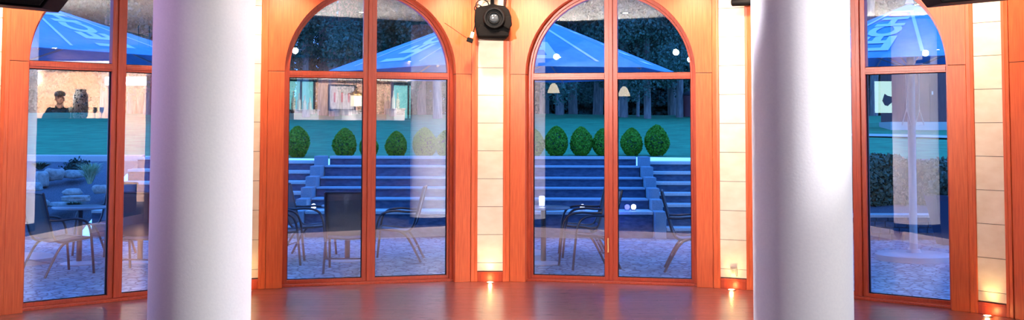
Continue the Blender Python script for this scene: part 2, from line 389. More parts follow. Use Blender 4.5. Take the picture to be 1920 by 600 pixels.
ln = disc(MB(), 3*S, 5*S, [(9*S,.084),(8.5*S,.09),(5*S,.102),(.001,.106)]).build('lens', mat('lens_glass', (.05,.06,.07), rough=.05, spec=1), t, smooth=True)
MB().box(-.05,.05,.20,.26,-.05,.10).box(-.02,.02,.1,.26,.08,.30).build('bracket', M['blackm'], t, bevel=.005)
cb = MB()
loop = [(-22*S, .02, 22*S)] + [((-19+12*math.cos(th_))*S, .0, (30+11*math.sin(th_))*S) for th_ in [R(200)-R(20)*k for k in range(0, 19)]] + [(-28*S, .0, 12*S)]
cb.tube(loop, .006, 8)
cb.build('cable_loop', M['black'], t, smooth=True); cb = MB()
cb.tube([(-28*S,.0,20*S)] + [((-27+7*math.cos(x))*S, -.015, (24+7*math.sin(x))*S) for x in [R(40*k) for k in range(0, 11)]] + [(-31*S,0,5*S), (-33*S,0,-10*S), (-36*S,0,-24*S)], .006, 8)
for pts_ in ([(24*S,.05,25*S),(26*S,.05,45*S),(29*S,.05,75*S)], [(22*S,.06,25*S),(23*S,.06,45*S),(25*S,.06,75*S)]): MB().tube(pts_, .006, 8).build('supply_cable', M['black'], t, smooth=True)
cb.build('power_cable', M['black'], t, smooth=True); cb = MB()
cb.tube([(-44*S,.02,-34*S),(-58*S,.03,-25*S),(-75*S,.035,-13*S),(-90*S,.04,-3*S)], .003, 6)
cb.build('thin_cord', M['black'], t, smooth=True)
pl = MB().obox(Matrix.Translation((-42*S,-.01,-36*S)) @ Matrix.Rotation(R(20),4,'Y'), .035, .02, .025).build('plug', M['black'], t, bevel=.006)
MB().obox(Matrix.Translation((-38*S,-.01,-26*S)) @ Matrix.Rotation(R(15),4,'Y'), .018, .012, .032).build('plug_label', M['white'], pl, bevel=.003)

# small spotlight above the right pier
a = bay_angle(2)+TH/2; mid2 = (bay_pt(2, P)+bay_pt(3, -P))/2; Y2 = mid2.y-.22
c = at(1394, 4, Y2)
t = thing('wall_spotlight', 'small black cylinder spotlight at top of the socket stone strip', 'spotlight', c, -a)
q = MB().lathe([(.001,-.13),(.030,-.13),(.040,-.12),(.042,.10),(.038,.12),(.001,.12)], 28).xf(Matrix.Rotation(PI/2,4,'Y')); q.build('lamp_body', M['black'], t, smooth=True)
MB().box(-.012,.012,.03,.22,.0,.09).box(-.03,.03,.19,.22,-.02,.16).build('bracket', M['black'], t)
# wall socket
a_ = a; zc = at(1376, 509, mid2.y).z; n2 = Vector((math.sin(a_), math.cos(a_), 0)); lat = Vector((math.cos(a_), -math.sin(a_), 0))
off = (at(1376, 509, mid2.y).x - mid2.x)/lat.x
t = thing('wall_socket', 'cream double wall socket low on the stone strip', 'socket', mid2 + lat*off + Vector((0,0,zc)), -a_)
MB().box(-.036,.036,-.014,-.0005,-.052,.052).build('plate', M['socket'], t, bevel=.004)
MB().box(-.026,.026,-.022,-.014,-.034,.030).build('cover', M['socket'], t, bevel=.004)
disc(MB(), 0, 0, [(.017,.0),(.017,.0235),(.014,.0235),(.001,.0228)], 20).build('outlet', mat('socket_inner', (.35,.28,.2), rough=.5), t)

# hung loudspeakers
def speaker(c, tilt, rz, lab):
    t = thing('loudspeaker', lab, 'loudspeaker', c, rz, 'loudspeakers hung under the ceiling')
    t.rotation_euler = (0, tilt, rz)
    MB().prism([(-.36,0),(.30,0),(.40,.16),(.40,.36),(-.36,.36)], -.17, .17).build('cabinet', M['black'], t, bevel=.008)
    MB().prism([(-.33,.02),(.285,.02),(.37,.16),(.37,.34),(-.33,.34)], -.185, -.171).build('grille', M['grille'], t)
    for x in (-.25, .25): MB().tube([(x,0,.36),(x,0,.36+H-.36-c[2])], .008).build('hanger_rod', M['blackm'], t)
    return t
Ys = 9.0
p = at(0, 5, Ys); speaker((p.x+.10, Ys, p.z-.035), R(5.0), 0, 'black loudspeaker hung high in the left corner before the stone pile window')
p = at(1745, 12, Ys); q_ = speaker((p.x+.33, Ys, p.z+.035), R(5.0), 0, 'black loudspeaker hung high on the right before the umbrella pole window')
q_.rotation_euler = (0, R(-5.5), 0); q_.scale = (-1, 1, 1)

# ------------------------------------------------------------------ outside ground
tag(MB().box(-16, 16, 6.5, 18.6, -.2, -.012).build('terrace_paving', M['setts']), kind='structure')
def ground_z(y):
    if y < 21.2: return 1.2
    return 1.2 + 1.15*min(1, (y-21.2)/24)
mb = MB(); nx_, ny_ = 60, 50
vs = []; fs = []
for j in range(ny_+1):
    y = 21.05 + (90-21.05)*(j/ny_)**1.6
    for k in range(nx_+1):
        x = -60 + 120*k/nx_
        vs.append((x, y, ground_z(y) + .03*math.sin(x*.7+y*.3)))
for j in range(ny_):
    for k in range(nx_): b0 = j*(nx_+1)+k; fs.append((b0, b0+1, b0+nx_+2, b0+nx_+1))
tag(mb.add(vs, fs).build('lawn', M['lawn'], smooth=True), kind='structure')

# stepped stone seating rows
rows = [(18.5,-.012,.41),(19.1,.41,.575),(19.55,.575,.735),(19.95,.735,.89),(20.4,.89,1.075),(20.95,1.075,1.235)]
XL, XR = gx(582, 19), gx(1212, 19.4)
rowlab = ['lowest and deepest dark granite seating row with pale coping at terrace level', 'second granite seating row up from the terrace',
          'third granite seating row up from the terrace', 'fourth granite seating row up from the terrace',
          'fifth granite seating row just below the planting kerb', 'topmost granite row carrying the pale kerb under the round shrubs']
for k, (y, z0, z1) in enumerate(rows):
    xl, xr = XL, XR
    t = thing('granite_seating_row', rowlab[k], 'stone step', (0, y, 0), 0, 'granite seating rows between the stairs')
    MB().box(xl, xr, .02, .72 if k < 5 else .27, z0 if k else -.012, z1-(.05 if k in (0, 5) else .028)).build('granite_face', M['granite'], t)
    ct = .05 if k in (0, 5) else .028
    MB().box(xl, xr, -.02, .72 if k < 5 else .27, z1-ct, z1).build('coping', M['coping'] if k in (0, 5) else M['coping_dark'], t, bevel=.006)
# rows carry on left of the left stairs
rowlab2 = ['lowest granite row left of the left stairs', 'second granite row left of the left stairs', 'third granite row left of the left stairs', 'fourth granite row left of the left stairs', 'top granite row left of the left stairs']
XLL, XLR = gx(212, 19.5), gx(540, 19.5)-1.25
for k, (y, z0, z1) in enumerate([(18.5,-.012,.41),(19.1,.41,.61),(19.7,.61,.81),(20.2,.81,1.01),(20.7,1.01,1.21)]):
    t = thing('granite_seating_row', rowlab2[k], 'stone step', (0, y, 0), 0, 'granite rows left of the stairs')
    MB().box(XLL, XLR, .02, .9, z0, z1-.045).build('granite_face', M['granite'], t)
    MB().box(XLL, XLR, -.02, .9, z1-.045, z1).build('coping', M['coping'], t, bevel=.006)
# stairs with stone cheek blocks
def stairs(x0, x1, cheek, lab):
    t = thing('garden_stairs', lab, 'stairs', (0,0,0))
    for k in range(7):
        y = 18.35 + k*.37; z = .165*(k+1)
        s = MB().box(x0, x1, y+.02, y+(.8 if k < 5 else .42), -.012, z-.05).build('step', M['granite'], t)
        MB().box(x0, x1, y-.02, y+.42, z-.05, z).build('tread', M['coping'], s, bevel=.006)
    for k in range(6):
        y = 18.30 + k*.42; z = .42 + k*.165
        for cx in cheek:
            MB().box(cx-.09, cx+.09, y, y+.46, -.012, z).build('cheek_block', M['block'], t, bevel=.012)
    return t
stairs(XLR+.02, XL-.20, (XL-.10,), 'granite garden stairs left of the seating rows, beyond the lit centre-left window')
stairs(XR+.20, XR+1.75, (XR+.10, XR+1.85), 'granite garden stairs right of the seating rows with stepped cheek blocks')
# low wall and hedge on the right
t = thing('garden_wall', 'low dark stone wall with pale coping in front of the clipped hedge', 'wall', (XR+1.96, 18.3, 0))
def cobblewall(mb, L_, h):
    z = -.012; k = 0
    while z < h-.02:
        x = -(k%2)*.09
        while x < L_:
            w_ = random.uniform(.14,.2); mb.box(max(0,x), min(L_, x+w_-.012), random.uniform(0,.015), .3, z, min(h, z+.088)); x += w_
        z += .1; k += 1
    return mb
cobblewall(MB(), 8.5, .34).build('rubble_face', M['granite'], t)
MB().box(0, 8.5, .03, .32, -.01, .34).build('wall_core', M['soil'], t)
MB().box(0, 8.5, -.03, .36, .34, .385).build('coping', M['coping'], t, bevel=.006)
tag(MB().add([(XR+1.96,18.62,.35),(16,18.62,.35),(16,21.2,1.2),(XR+1.96,21.2,1.2),(XR+1.96,18.62,-.2),(16,18.62,-.2),(16,21.2,-.2),(XR+1.96,21.2,-.2)],
    [(0,1,2,3),(0,4,5,1),(0,3,7,4)]).build('soil_bank', M['soil']), kind='structure')

def leaf_cloud(n, sampler, size, rng):
    mb = MB(); vs = mb.v; fs = mb.f
    for _ in range(n):
        p, nrm = sampler()
        s = size*rng.uniform(.6, 1.3)
        d = Vector((rng.gauss(0,1), rng.gauss(0,1), rng.gauss(0,1))); d = (d.normalized() + nrm*.6).normalized()
        a_ = d.cross(Vector((rng.gauss(0,1), rng.gauss(0,1), rng.gauss(0,1)))).normalized(); b_ = d.cross(a_)
        o = len(vs)
        vs += [tuple(p - a_*s*.5), tuple(p + b_*s*.35), tuple(p + a_*s*.6), tuple(p - b_*s*.35)]
        fs.append((o, o+1, o+2, o+3))
    return mb
rng = random.Random(3)
def surf_box(x0,x1,y0,y1,z0,z1, top=lambda x,y: 0):
    def f():
        x = rng.uniform(x0,x1); y = rng.uniform(y0,y1); z = rng.uniform(z0,z1)
        c = rng.random()
        if c < .62: y = y0 + abs(rng.gauss(0,.07)); n = Vector((0,-1,0))
        else: z = z1 - abs(rng.gauss(0,.06)); n = Vector((0,0,1))
        return Vector((x + .05*math.sin(z*9), y + .08*math.sin(x*3.1)+.05*math.sin(z*7+x*5), z + .06*math.sin(x*4+1)+.04*math.sin(x*9+y*7))), n
    return f
hx0, hx1 = XR+2.1, XR+8.5
t = thing('hedge', 'broad clipped dark hedge behind the low stone wall and its coping', 'hedge', (0,0,0))
leaf_cloud(17000, surf_box(hx0, hx1, 18.95, 20.6, .42, 1.22), .075, rng).build('leaves', M['hedge'], t)
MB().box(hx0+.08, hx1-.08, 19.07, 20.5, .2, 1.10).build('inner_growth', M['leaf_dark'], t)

# round clipped conifers along the kerb
def thuja(seed):
    r_ = random.Random(seed)
    t = thing('clipped_conifer', '', 'shrub', (0,0,0), 0, 'clipped egg shaped conifers along the kerb')
    hh, rr = .50, .175
    def rad(z): 
        q = z/hh
        return rr*(math.sin(PI*min(1, (q*.86+.12)))**.75 if q < .45 else max(.0, math.cos((q-.42)/.58*PI/2))**.62)
    def smp():
        z = r_.uniform(.0, hh*1.0); an = r_.uniform(0, 2*PI); q = rad(z)*(1+.05*math.sin(an*3+z*12+seed)) * r_.uniform(.93,1.05)
        return Vector((q*math.cos(an), q*math.sin(an), z + .01)), Vector((math.cos(an), math.sin(an), .5))
    leaf_cloud(4200, smp, .034, r_).build('foliage', M['thuja'], t)
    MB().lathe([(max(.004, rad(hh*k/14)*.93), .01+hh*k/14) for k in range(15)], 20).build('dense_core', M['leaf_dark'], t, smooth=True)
    MB().tube([(0,0,-.015),(0,0,.08)], .018).build('stem', M['bark'], t)
    return t
tj = [thuja(1), thuja(2)]
spots = [(556,1.12,'at the far left of its row, above the left stairs'),(645,1.08,'with broad round base left of the double mullion'),
         (690,.86,'half hidden behind the mullion of the centre-left window'),(742,.98,'narrow and pointed, first right of the centre-left mullion'),
         (795,1.10,'where the white column reflection begins'),(836,1.0,'cut by the right frame of the centre-left window'),
         (1000,1.0,'cut by the left frame of the centre-right window'),(1043,1.08,'second in the centre-right window, above the candle table'),
         (1090,1.04,'third in the centre-right window'),(1131,.98,'half hidden behind the centre-right mullion'),
         (1185,1.0,'first right of the centre-right mullion'),(1232,1.12,'at the right end of the row, above the right stairs')]
for k, (px, sc, where) in enumerate(spots):
    lab = 'egg shaped green conifer ' + where
    o = tj[k%2] if k < 2 else copy_tree(tj[k%2])
    Yt = 21.5; o.location = (gx(px, Yt), Yt, ground_z(Yt) + .03*math.sin(gx(px, Yt)*.7+Yt*.3)); o.rotation_euler = (0,0,rng.uniform(0,6)); o.scale = (sc*1.12, sc*1.12, sc*1.0); o['label'] = lab

# ------------------------------------------------------------------ trees
def spruce(seed, hh, rr, n, size, m1, low=.4):
    r_ = random.Random(seed)
    t = thing('spruce_tree', '', 'tree', (0,0,0), 0, 'dark spruces closing the forest edge')
    def smp():
        q = r_.random()**1.25; z = low + q*(hh-low); an = r_.uniform(0,2*PI)
        tier = .72 + .28*math.sin(z*5.2 + math.sin(an*3)*1.2)
        rad = rr*(1-q)**.8*tier*math.sqrt(r_.uniform(.25,1)) + .05
        return Vector((rad*math.cos(an), rad*math.sin(an), z - rad*.25)), Vector((math.cos(an), math.sin(an), .3))
    leaf_cloud(n, smp, size, r_).build('needles', m1, t)
    MB().tube([(0,0,-.4),(0.05,0,hh*.5),(0,0,hh)], [.22,.14,.03], 8).build('trunk', M['bark'], t, smooth=True)
    return t
def pine(seed, hh, n):
    r_ = random.Random(seed)
    t = thing('pine_tree', '', 'tree', (0,0,0), 0, 'tall pines with bare trunks at the lawn edge')
    path = [(0,0,-.4)]; x = y = 0
    for k in range(1, 9): x += r_.uniform(-.08,.08); y += r_.uniform(-.08,.08); path.append((x,y,hh*k/8))
    tk = MB().tube(path, [.20-.016*k for k in range(9)], 9)
    bl = []; br_ = MB()
    for k in range(9):
        z = hh*r_.uniform(.42,.98); an = r_.uniform(0,2*PI); l_ = r_.uniform(.6,1.9)*(1.2-z/hh*.5)
        c = Vector((l_*math.cos(an), l_*math.sin(an), z+.2)); bl.append((c, r_.uniform(.7,1.3)))
        qq = min(7.99, z/hh*8); p0 = Vector(path[int(qq)]).lerp(Vector(path[int(qq)+1]), qq-int(qq))
        tk.tube([tuple(p0-Vector((0,0,.2))), tuple(p0.lerp(c, .5)), tuple(c)], [.05,.035,.02], 5)
    tk.build('trunk', M['bark'], t, smooth=True)
    def smp():
        c, s = bl[int(r_.random()*len(bl))]
        d = Vector((r_.gauss(0,.42), r_.gauss(0,.42), r_.gauss(0,.26)))*s
        return c + d, Vector((0,0,1))
    leaf_cloud(n, smp, .13, r_).build('needles', M['leaf_mid'], t)
    return t
def broad(seed, hh, rr, n):
    r_ = random.Random(seed)
    t = thing('leafy_tree', '', 'tree', (0,0,0), 0, 'broadleaf trees at the forest edge')
    bl = [(Vector((r_.gauss(0,rr*.45), r_.gauss(0,rr*.45), r_.uniform(1.2,hh))), r_.uniform(.5,1.1)) for _ in range(26)]
    def smp():
        c, s = bl[int(r_.random()*26)]
        d = Vector((r_.gauss(0,1), r_.gauss(0,1), r_.gauss(0,1))).normalized()
        return c + d*s*r_.uniform(.5,1), d
    leaf_cloud(n, smp, .11, r_).build('leaves', M['leaf_mid'], t)
    MB().tube([(0,0,-.3),(.1,0,hh*.45),(0,.1,hh*.85)], [.16,.11,.03], 8).build('trunk', M['bark'], t, smooth=True)
    return t
sp = [spruce(11, 15, 2.6, 32000, .17, M['leaf_dark']), spruce(12, 17, 2.9, 34000, .18, M['leaf_dark'])]
pn = [pine(21, 15, 4200), pine(22, 16.5, 4600), pine(23, 14, 4000)]
bd = [broad(31, 8, 2.6, 26000)]
used = set()
def plant(src, x, y, sc, lab, fwd=None):
    if src.name in used: o = copy_tree(src)
    else: used.add(src.name); o = src
    o.location = (x, y, ground_z(y)); o.rotation_euler = (0,0,rng.uniform(0,6.28)); o.scale = (sc,sc,sc*rng.uniform(.95,1.08)); o['label'] = lab
    return o
WHERE = [(50,292,'left window'),(538,842,'centre-left window'),(996,1302,'centre-right window'),(1596,1780,'right window')]
ORD = ['first','second','third','fourth','fifth','sixth','seventh','eighth','ninth','tenth','eleventh','twelfth']
def ordlab(kind, idx, name): return '%s, %s from the left in the %s' % (kind, ORD[idx], name)
for k in range(11):
    px = 10 + 30*k; Y = rng.uniform(66, 70)
    plant(sp[k%2], gx(px, Y), Y, rng.uniform(1.25,1.4), '%s of the tallest dark spruces far behind the left window, counted from the left' % ORD[k])
for wi, (x0, x1, nm) in enumerate(WHERE):
    cnt = [9,6,7,5][wi]
    for k in range(cnt):
        px = x0-20 + (x1-x0+40)*(k+.5)/cnt + rng.uniform(-10,10); Y = rng.uniform(54,60)
        plant(sp[rng.randrange(2)], gx(px, Y), Y, (rng.uniform(.42,.52) if 560 < px < 700 else rng.uniform(.8,.95)) if wi == 1 else rng.uniform(1.0,1.2), ordlab('dense dark spruce closing the forest behind', k, nm))
pines = {0:[(215,46),(243,45),(256,48),(274,44)], 1:[(560,47),(580,44),(603,43),(612,46),(625,42),(637,44),(648,43),(661,47),(726,46),(790,48)], 2:[(1020,49),(1075,47),(1120,46),(1262,46)], 3:[(1604,45),(1640,47)]}
for wi, lst in pines.items():
    for k, (px, Y) in enumerate(lst):
        plant(pn[(k+wi)%3], gx(px, Y), Y, rng.uniform(.9,1.1), ordlab('tall bare-trunked pine at the lawn edge', k, WHERE[wi][2]))
broads = {0:[(190,40)], 1:[(572,41),(735,43),(820,41)], 2:[(1050,44),(1170,42),(1215,41),(1275,43)], 3:[(1735,48)]}
for wi, lst in broads.items():
    for k, (px, Y) in enumerate(lst):
        plant(bd[0], gx(px, Y), Y, rng.uniform(.9,1.15), ordlab('bushy broadleaf tree', k, WHERE[wi][2]))
# birch, bin, A-board at the lawn edge
Yb = 43
t = thing('birch_tree', 'thin white-barked birch trunk right of the A-board at the lawn edge', 'tree', (gx(1196, Yb), Yb, ground_z(Yb)))
MB().tube([(0,0,-.2),(.05,0,1.5),(-.03,0,3.4),(.05,0,7)], [.07,.06,.05,.02], 10).build('trunk', M['birch'], t, smooth=True)
r5 = random.Random(5)
leaf_cloud(1800, lambda: (Vector((r5.gauss(0,.7), r5.gauss(0,.7), r5.uniform(3.2,7.2))), Vector((0,0,1))), .14, r5).build('leaves', M['leaf_mid'], t)
t = thing('a_frame_board', 'small white A-frame board standing on the lawn edge', 'sign', (gx(1165, 43), 43, ground_z(43)), .3)
for s in (-1, 1):
    MB().obox(Matrix.Translation((0, s*.12, .30)) @ Matrix.Rotation(R(s*14),4,'X'), .16, .012, .32).build('board', M['white'], t)
t = thing('litter_bin', 'dark red litter bin at the right end of the lawn edge', 'bin', (gx(1293, 43), 43, ground_z(43)))
MB().lathe([(.20,0),(.24,.75),(.25,.78),(.22,.80)], 20).build('bin_body', M['binred'], t, smooth=True)
MB().lathe([(.25,.80),(.24,.86),(.06,.95),(.02,.96)], 20).build('lid', M['roof'], t, smooth=True)

# shed, path on the right
Yh = 33; zg_ = ground_z(Yh)
t = thing('garden_shed', 'dark red-brown boarded shed beyond the umbrella pole', 'shed', (gx(1740, Yh), Yh, zg_), R(-8))
MB().box(-.95,.95,0,1.8,.22,2.1).build('boarded_wall', M['shed'], t)
MB().box(-1.0,1.0,-.04,1.85,-.1,.22).build('base_plinth', M['gravel'], t)
MB().prism([(-1.15,2.05),(0,2.65),(1.15,2.05),(1.15,2.12),(0,2.74),(-1.15,2.12)], -.2, 2.0).build('roof', M['roof'], t)
MB().prism([(-.95,2.05),(0,2.62),(.95,2.05)], .02, .06).build('gable', M['shed'], t)
dr = MB().box(.1,.75,-.03,.0,.22,1.85).build('door', M['shed'], t); MB().box(.15,.19,-.06,-.03,1.0,1.1).build('handle', M['steel'], dr)
mb = MB(); vs = []; fs = []
for k in range(21):
    x = gx(1560, 28) + k*.42; y = 28.5 - k*.16 + .25*math.sin(k*.4)
    for dy in (0, 1.3): vs.append((x, y+dy, ground_z(y+dy)+.05))
for k in range(20): fs.append((2*k, 2*k+2, 2*k+3, 2*k+1))
tag(mb.add(vs, fs).build('garden_path', M['gravel']), kind='structure')

# ------------------------------------------------------------------ rockery on the left
mb = MB(); vs = []; fs = []; NX, NY = 26, 14
X0, X1 = gx(20, 19)-4, XLL-.02
for j in range(NY+1):
    for k in range(NX+1):
        x = X0 + (X1-X0)*k/NX; y = 17.9 + 3.2*j/NY; q = j/NY
        vs.append((x, y, -.05 + 1.22*q**.8 + .06*math.sin(x*3+y*2)*math.sin(q*PI)))
for j in range(NY):
    for k in range(NX): b0 = j*(NX+1)+k; fs.append((b0, b0+1, b0+NX+2, b0+NX+1))
tag(mb.add(vs, fs).build('rockery_bank', M['soil'], smooth=True), kind='structure')
tag(MB().box(X0, X1, 20.95, 21.25, .9, 1.24).build('lawn_kerb', M['coping'], bevel=.02), kind='structure')
def boulder(px, py, Y, sx, sy, sz, seed, lab, rz=0):
    c = at(px, py, Y)
    bm = bmesh.new(); bmesh.ops.create_icosphere(bm, subdivisions=3, radius=1)
    r_ = random.Random(seed); ph = [r_.uniform(0,6) for _ in range(6)]
    for v in bm.verts:
        p = v.co; k = 1 + .12*math.sin(p.x*2.3+ph[0])*math.sin(p.y*2.7+ph[1]) + .1*math.sin(p.z*3.1+ph[2]) + .05*math.sin(p.x*6+ph[3])*math.sin(p.z*7+ph[4])
        q = Vector((max(-.8,min(.8,p.x)), max(-.8,min(.8,p.y)), max(-.7,min(.72,p.z))))
        v.co = Vector((q.x*sx*k, q.y*sy*k, q.z*sz*k))
    me = bpy.data.meshes.new('boulder'); bm.to_mesh(me); bm.free()
    for p_ in me.polygons: p_.use_smooth = True
    o = bpy.data.objects.new('boulder', me); col.objects.link(o); me.materials.append(M['rock']); o.location = c; o.rotation_euler = (0,0,rz)
    tag(o, lab, 'rock', 'boulders of the rockery')
boulder(79, 336, 19.6, .13,.12,.17, 1, 'upright pale boulder leaning at the left of the rockery')
boulder(103, 328, 19.8, .17,.14,.14, 2, 'rounded pale boulder touching the upright one')
boulder(138, 326, 20.0, .21,.16,.10, 3, 'flat long grey boulder below the lawn kerb')
boulder(136, 360, 19.0, .16,.14,.08, 4, 'small pale boulder on the flat slabs')
boulder(142, 372, 18.8, .27,.2,.06, 5, 'broad flat slab under the small pale boulder')
boulder(120, 383, 18.5, .30,.22,.05, 6, 'lowest flat slab of the rockery behind the left chair')
boulder(58, 350, 19.0, .22,.2,.09, 7, 'dark flat stone at the rockery window edge')
boulder(62, 385, 18.3, .26,.2,.14, 8, 'low boulder at the left frame beside the chair back')
boulder(192, 355, 19.1, .16,.14,.10, 9, 'pale boulder under the reed clump')
def clump(px, py, Y, n, hh, spread, lab, mt, name, cat, wd=.012):
    r_ = random.Random(int(px)); c = at(px, py, Y); mb = MB()
    for _ in range(n):
        an = r_.uniform(0,2*PI); l_ = hh*r_.uniform(.6,1.1); sp_ = spread*r_.uniform(.2,1)
        d = Vector((math.cos(an), math.sin(an), 0)); sd = Vector((-d.y, d.x, 0))*wd
        pts = [d*(.03+sp_*q**1.6) + Vector((0,0,l_*(q*1.15 - .45*q**3))) for q in (0,.35,.7,1)]
        o = len(mb.v)
        for q, p in enumerate(pts):
            w_ = sd*(1-q*.3); mb.v += [tuple(p-w_), tuple(p+w_)]
        for q in range(3): mb.f.append((o+2*q, o+2*q+1, o+2*q+3, o+2*q+2))
    o = mb.build(name, mt); o.location = c; tag(o, lab, cat); return o
clump(168, 345, 19.4, 260, .48, .34, 'big clump of arching pale grass beside the lawn kerb', M['grassy'], 'ornamental_grass', 'plant')
clump(140, 392, 18.3, 200, .16, .25, 'low green ground cover at the foot of the slabs', M['hedge'], 'ground_cover_plant', 'plant', .02)
clump(75, 318, 20.3, 160, .18, .35, 'low teal plant tuft at the kerb in the left window', M['hedge'], 'ground_cover_plant', 'plant', .02)
r6 = random.Random(8); c = at(147, 318, 20.6)
o = leaf_cloud(2200, lambda: (Vector((r6.gauss(0,.09), r6.gauss(0,.07), abs(r6.gauss(.03,.06)))), Vector((0,0,1))), .05, r6).build('small_bush', M['leaf_dark']); o.location = c
tag(o, 'small dark bush behind the arching grass clump', 'bush')

# ------------------------------------------------------------------ terrace furniture
def smooth_path(pts, n=5):
    pts = [Vector(p) for p in pts]; out = []
    for k in range(len(pts)-1):
        p0, p1, p2, p3 = pts[max(k-1,0)], pts[k], pts[k+1], pts[min(k+2, len(pts)-1)]
        for j in range(n):
            t_ = j/n; out.append(.5*((2*p1) + (p2-p0)*t_ + (2*p0-5*p1+4*p2-p3)*t_*t_ + (3*p1-p0-3*p2+p3)*t_**3))
    out.append(pts[-1]); return out
def make_chair(sling):
    t = thing('terrace_chair', '', 'chair', (0,0,0), 0, 'sling armchairs on the terrace')
    hy = .27
    backp = smooth_path([(.24,0,.43),(.05,0,.41),(-.14,0,.40),(-.22,0,.47),(-.27,0,.62),(-.36,0,.97)])
    for s in (-1, 1):
        MB().tube([(p.x, s*hy*.93, p.z) for p in backp], .016, 8).build('side_rail', M['tube'], t, smooth=True)
        arm = smooth_path([(.30,s*hy,0),(.27,s*hy,.30),(.24,s*hy,.52),(.17,s*hy,.63),(.02,s*hy,.665),(-.16,s*hy,.655),(-.285,s*hy*.93,.66)])
        MB().tube(arm, .016, 8).build('front_leg_and_arm', M['tube'], t, smooth=True)
        MB().tube(smooth_path([(.12,s*hy*.95,.42),(-.05,s*hy,.40),(-.17,s*hy,.30),(-.33,s*hy,0)]), .016, 8).build('rear_leg', M['tube'], t, smooth=True)
    MB().tube([(-.36,-hy*.93,.97),(-.36,hy*.93,.97)], .013, 8).tube([(.24,-hy*.93,.43),(.24,hy*.93,.43)], .013, 8).tube([(-.24,-hy,.17),(-.24,hy,.17)], .010, 8).build('cross_bars', M['tube'], t, smooth=True)
    def slng(i0, i1, name):
        mb = MB(); ps = backp[i0:i1+1]; k = len(ps)
        for q, p in enumerate(ps):
            for j in range(5):
                y = -hy*.92 + 2*hy*.92*j/4; sag = .012*(1-abs(j-2)/2)
                mb.v.append((p.x - sag*.5, y, p.z - sag))
        for q in range(k-1):
            for j in range(4): mb.f.append((q*5+j, q*5+j+1, (q+1)*5+j+1, (q+1)*5+j))
        o = mb.build(name, sling, t, smooth=True); md = o.modifiers.new('t', 'SOLIDIFY'); md.thickness = .004; return o
    slng(0, 12, 'seat_sling'); slng(14, len(backp)-1, 'back_sling')
    return t
ch = make_chair(M['sling']); ch_pale = make_chair(M['sling_l'])
# (source, px, depth, heading, label)
chairs = [(ch, 112, 13.75, R(52), 'dark sling armchair turned half away, in front of the rockery'),
          (ch, 266, 14.0, R(84), 'dark sling armchair seen from behind, partly hidden by the left column'),
          (ch_pale, 196, 15.9, R(-112), 'pale sling armchair facing the hall beyond the left table'),
          (ch, 524, 14.9, R(5), 'dark armchair cut by the frame below the left stairs'),
          (ch, 655, 14.15, R(92), 'dark sling armchair seen squarely from behind at the centre-left mullion'),
          (ch, 582, 15.75, R(-5), 'dark armchair in profile behind the squarely turned one, beside the bench end'),
          (ch_pale, 746, 15.3, R(180), 'armchair in profile facing left in front of the white column reflection'),
          (ch, 1092, 15.9, R(183), 'dark armchair with high reclined back beyond the candle table, facing left'),
          (ch_pale, 1103, 14.55, R(196), 'armchair with pale seat just left of the centre-right mullion'),
          (ch_pale, 1296, 14.25, R(-8), 'armchair with pale back facing right before the right stairs')]
seen = set()
for src, px, Y, hd_, lab in chairs:
    o = src if src.name not in seen else copy_tree(src); seen.add(src.name)
    o.location = (gx(px, Y), Y, -.012); o.rotation_euler = (0,0,hd_); o['label'] = lab
def make_table():
    t = thing('pedestal_table', '', 'table', (0,0,0), 0, 'round pedestal tables on the terrace')
    MB().lathe([(.33,.705),(.345,.712),(.345,.728),(.33,.735)], 40).build('table_top', M['tabletop'], t, smooth=True)
    MB().lathe([(.035,.02),(.035,.70)], 20).build('pedestal', M['tube'], t, smooth=True)
    MB().lathe([(.225,0),(.225,.012),(.20,.022),(.05,.04)], 40).build('foot_disc', M['cast'], t, smooth=True)
    return t
tbs = [(150,14.75,'round pedestal table beside the half-turned armchair in the left window'),(264,14.95,'round pedestal table in front of the armchair by the left column'),
       (652,15.2,'round pedestal table beyond the squarely turned armchair'),(1019,14.9,'round pedestal table with pale foot disc and glowing lantern at left frame')]
tb = make_table()
def lantern(p, lab):
    t = thing('table_lantern', lab, 'lantern', p, 0, 'glowing lanterns on the terrace tables')
    MB().lathe([(.042,0),(.042,.012)], 18).build('lantern_base', M['steel'], t, smooth=True)
    MB().lathe([(.034,.013),(.036,.12),(.030,.135)], 18).build('glass_shade', M['lamp_candle'], t, smooth=True)
for k, (px, Y, lab) in enumerate(tbs):
    o = tb if k == 0 else copy_tree(tb)
    o.location = (gx(px, Y), Y, -.012); o['label'] = lab
    if k: lantern((gx(px-3, Y), Y, .7235), 'glowing white glass lantern on the ' + ['','table by the left column','table behind the squarely turned armchair','table at the left frame of the centre-right window'][k])
# small lamps on the bench; the blue ones stand in for mirrored stage lamps
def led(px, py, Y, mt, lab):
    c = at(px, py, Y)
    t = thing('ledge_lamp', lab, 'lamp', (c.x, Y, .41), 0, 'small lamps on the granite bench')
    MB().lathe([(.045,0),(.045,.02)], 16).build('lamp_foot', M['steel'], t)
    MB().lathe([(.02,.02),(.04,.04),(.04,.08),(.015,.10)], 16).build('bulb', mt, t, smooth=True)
led(1127, 386, 18.72, M['blue_reflection'], 'small blue glowing stand-in for a mirrored stage lamp on the bench behind the pale-seated armchair')
led(1092, 386, 18.74, M['lamp_candle'], 'small white lamp on the bench, left of the blue one')
led(1176, 386, 18.72, M['blue_reflection'], 'small blue stand-in for a mirrored stage lamp on the bench right of the centre-right mullion')
led(588, 390, 18.72, M['lamp_candle'], 'small white lamp on the bench end by the left stairs')
led(1188, 386, 18.76, M['lamp_candle'], 'small white lamp on the bench next to the cheek block')
ld = bpy.data.lights.new('blue_reflection_glow', 'POINT'); ld.energy = 6; ld.color = (.1,.12,1); ld.shadow_soft_size = .05  # extra light added around the blue stand-ins
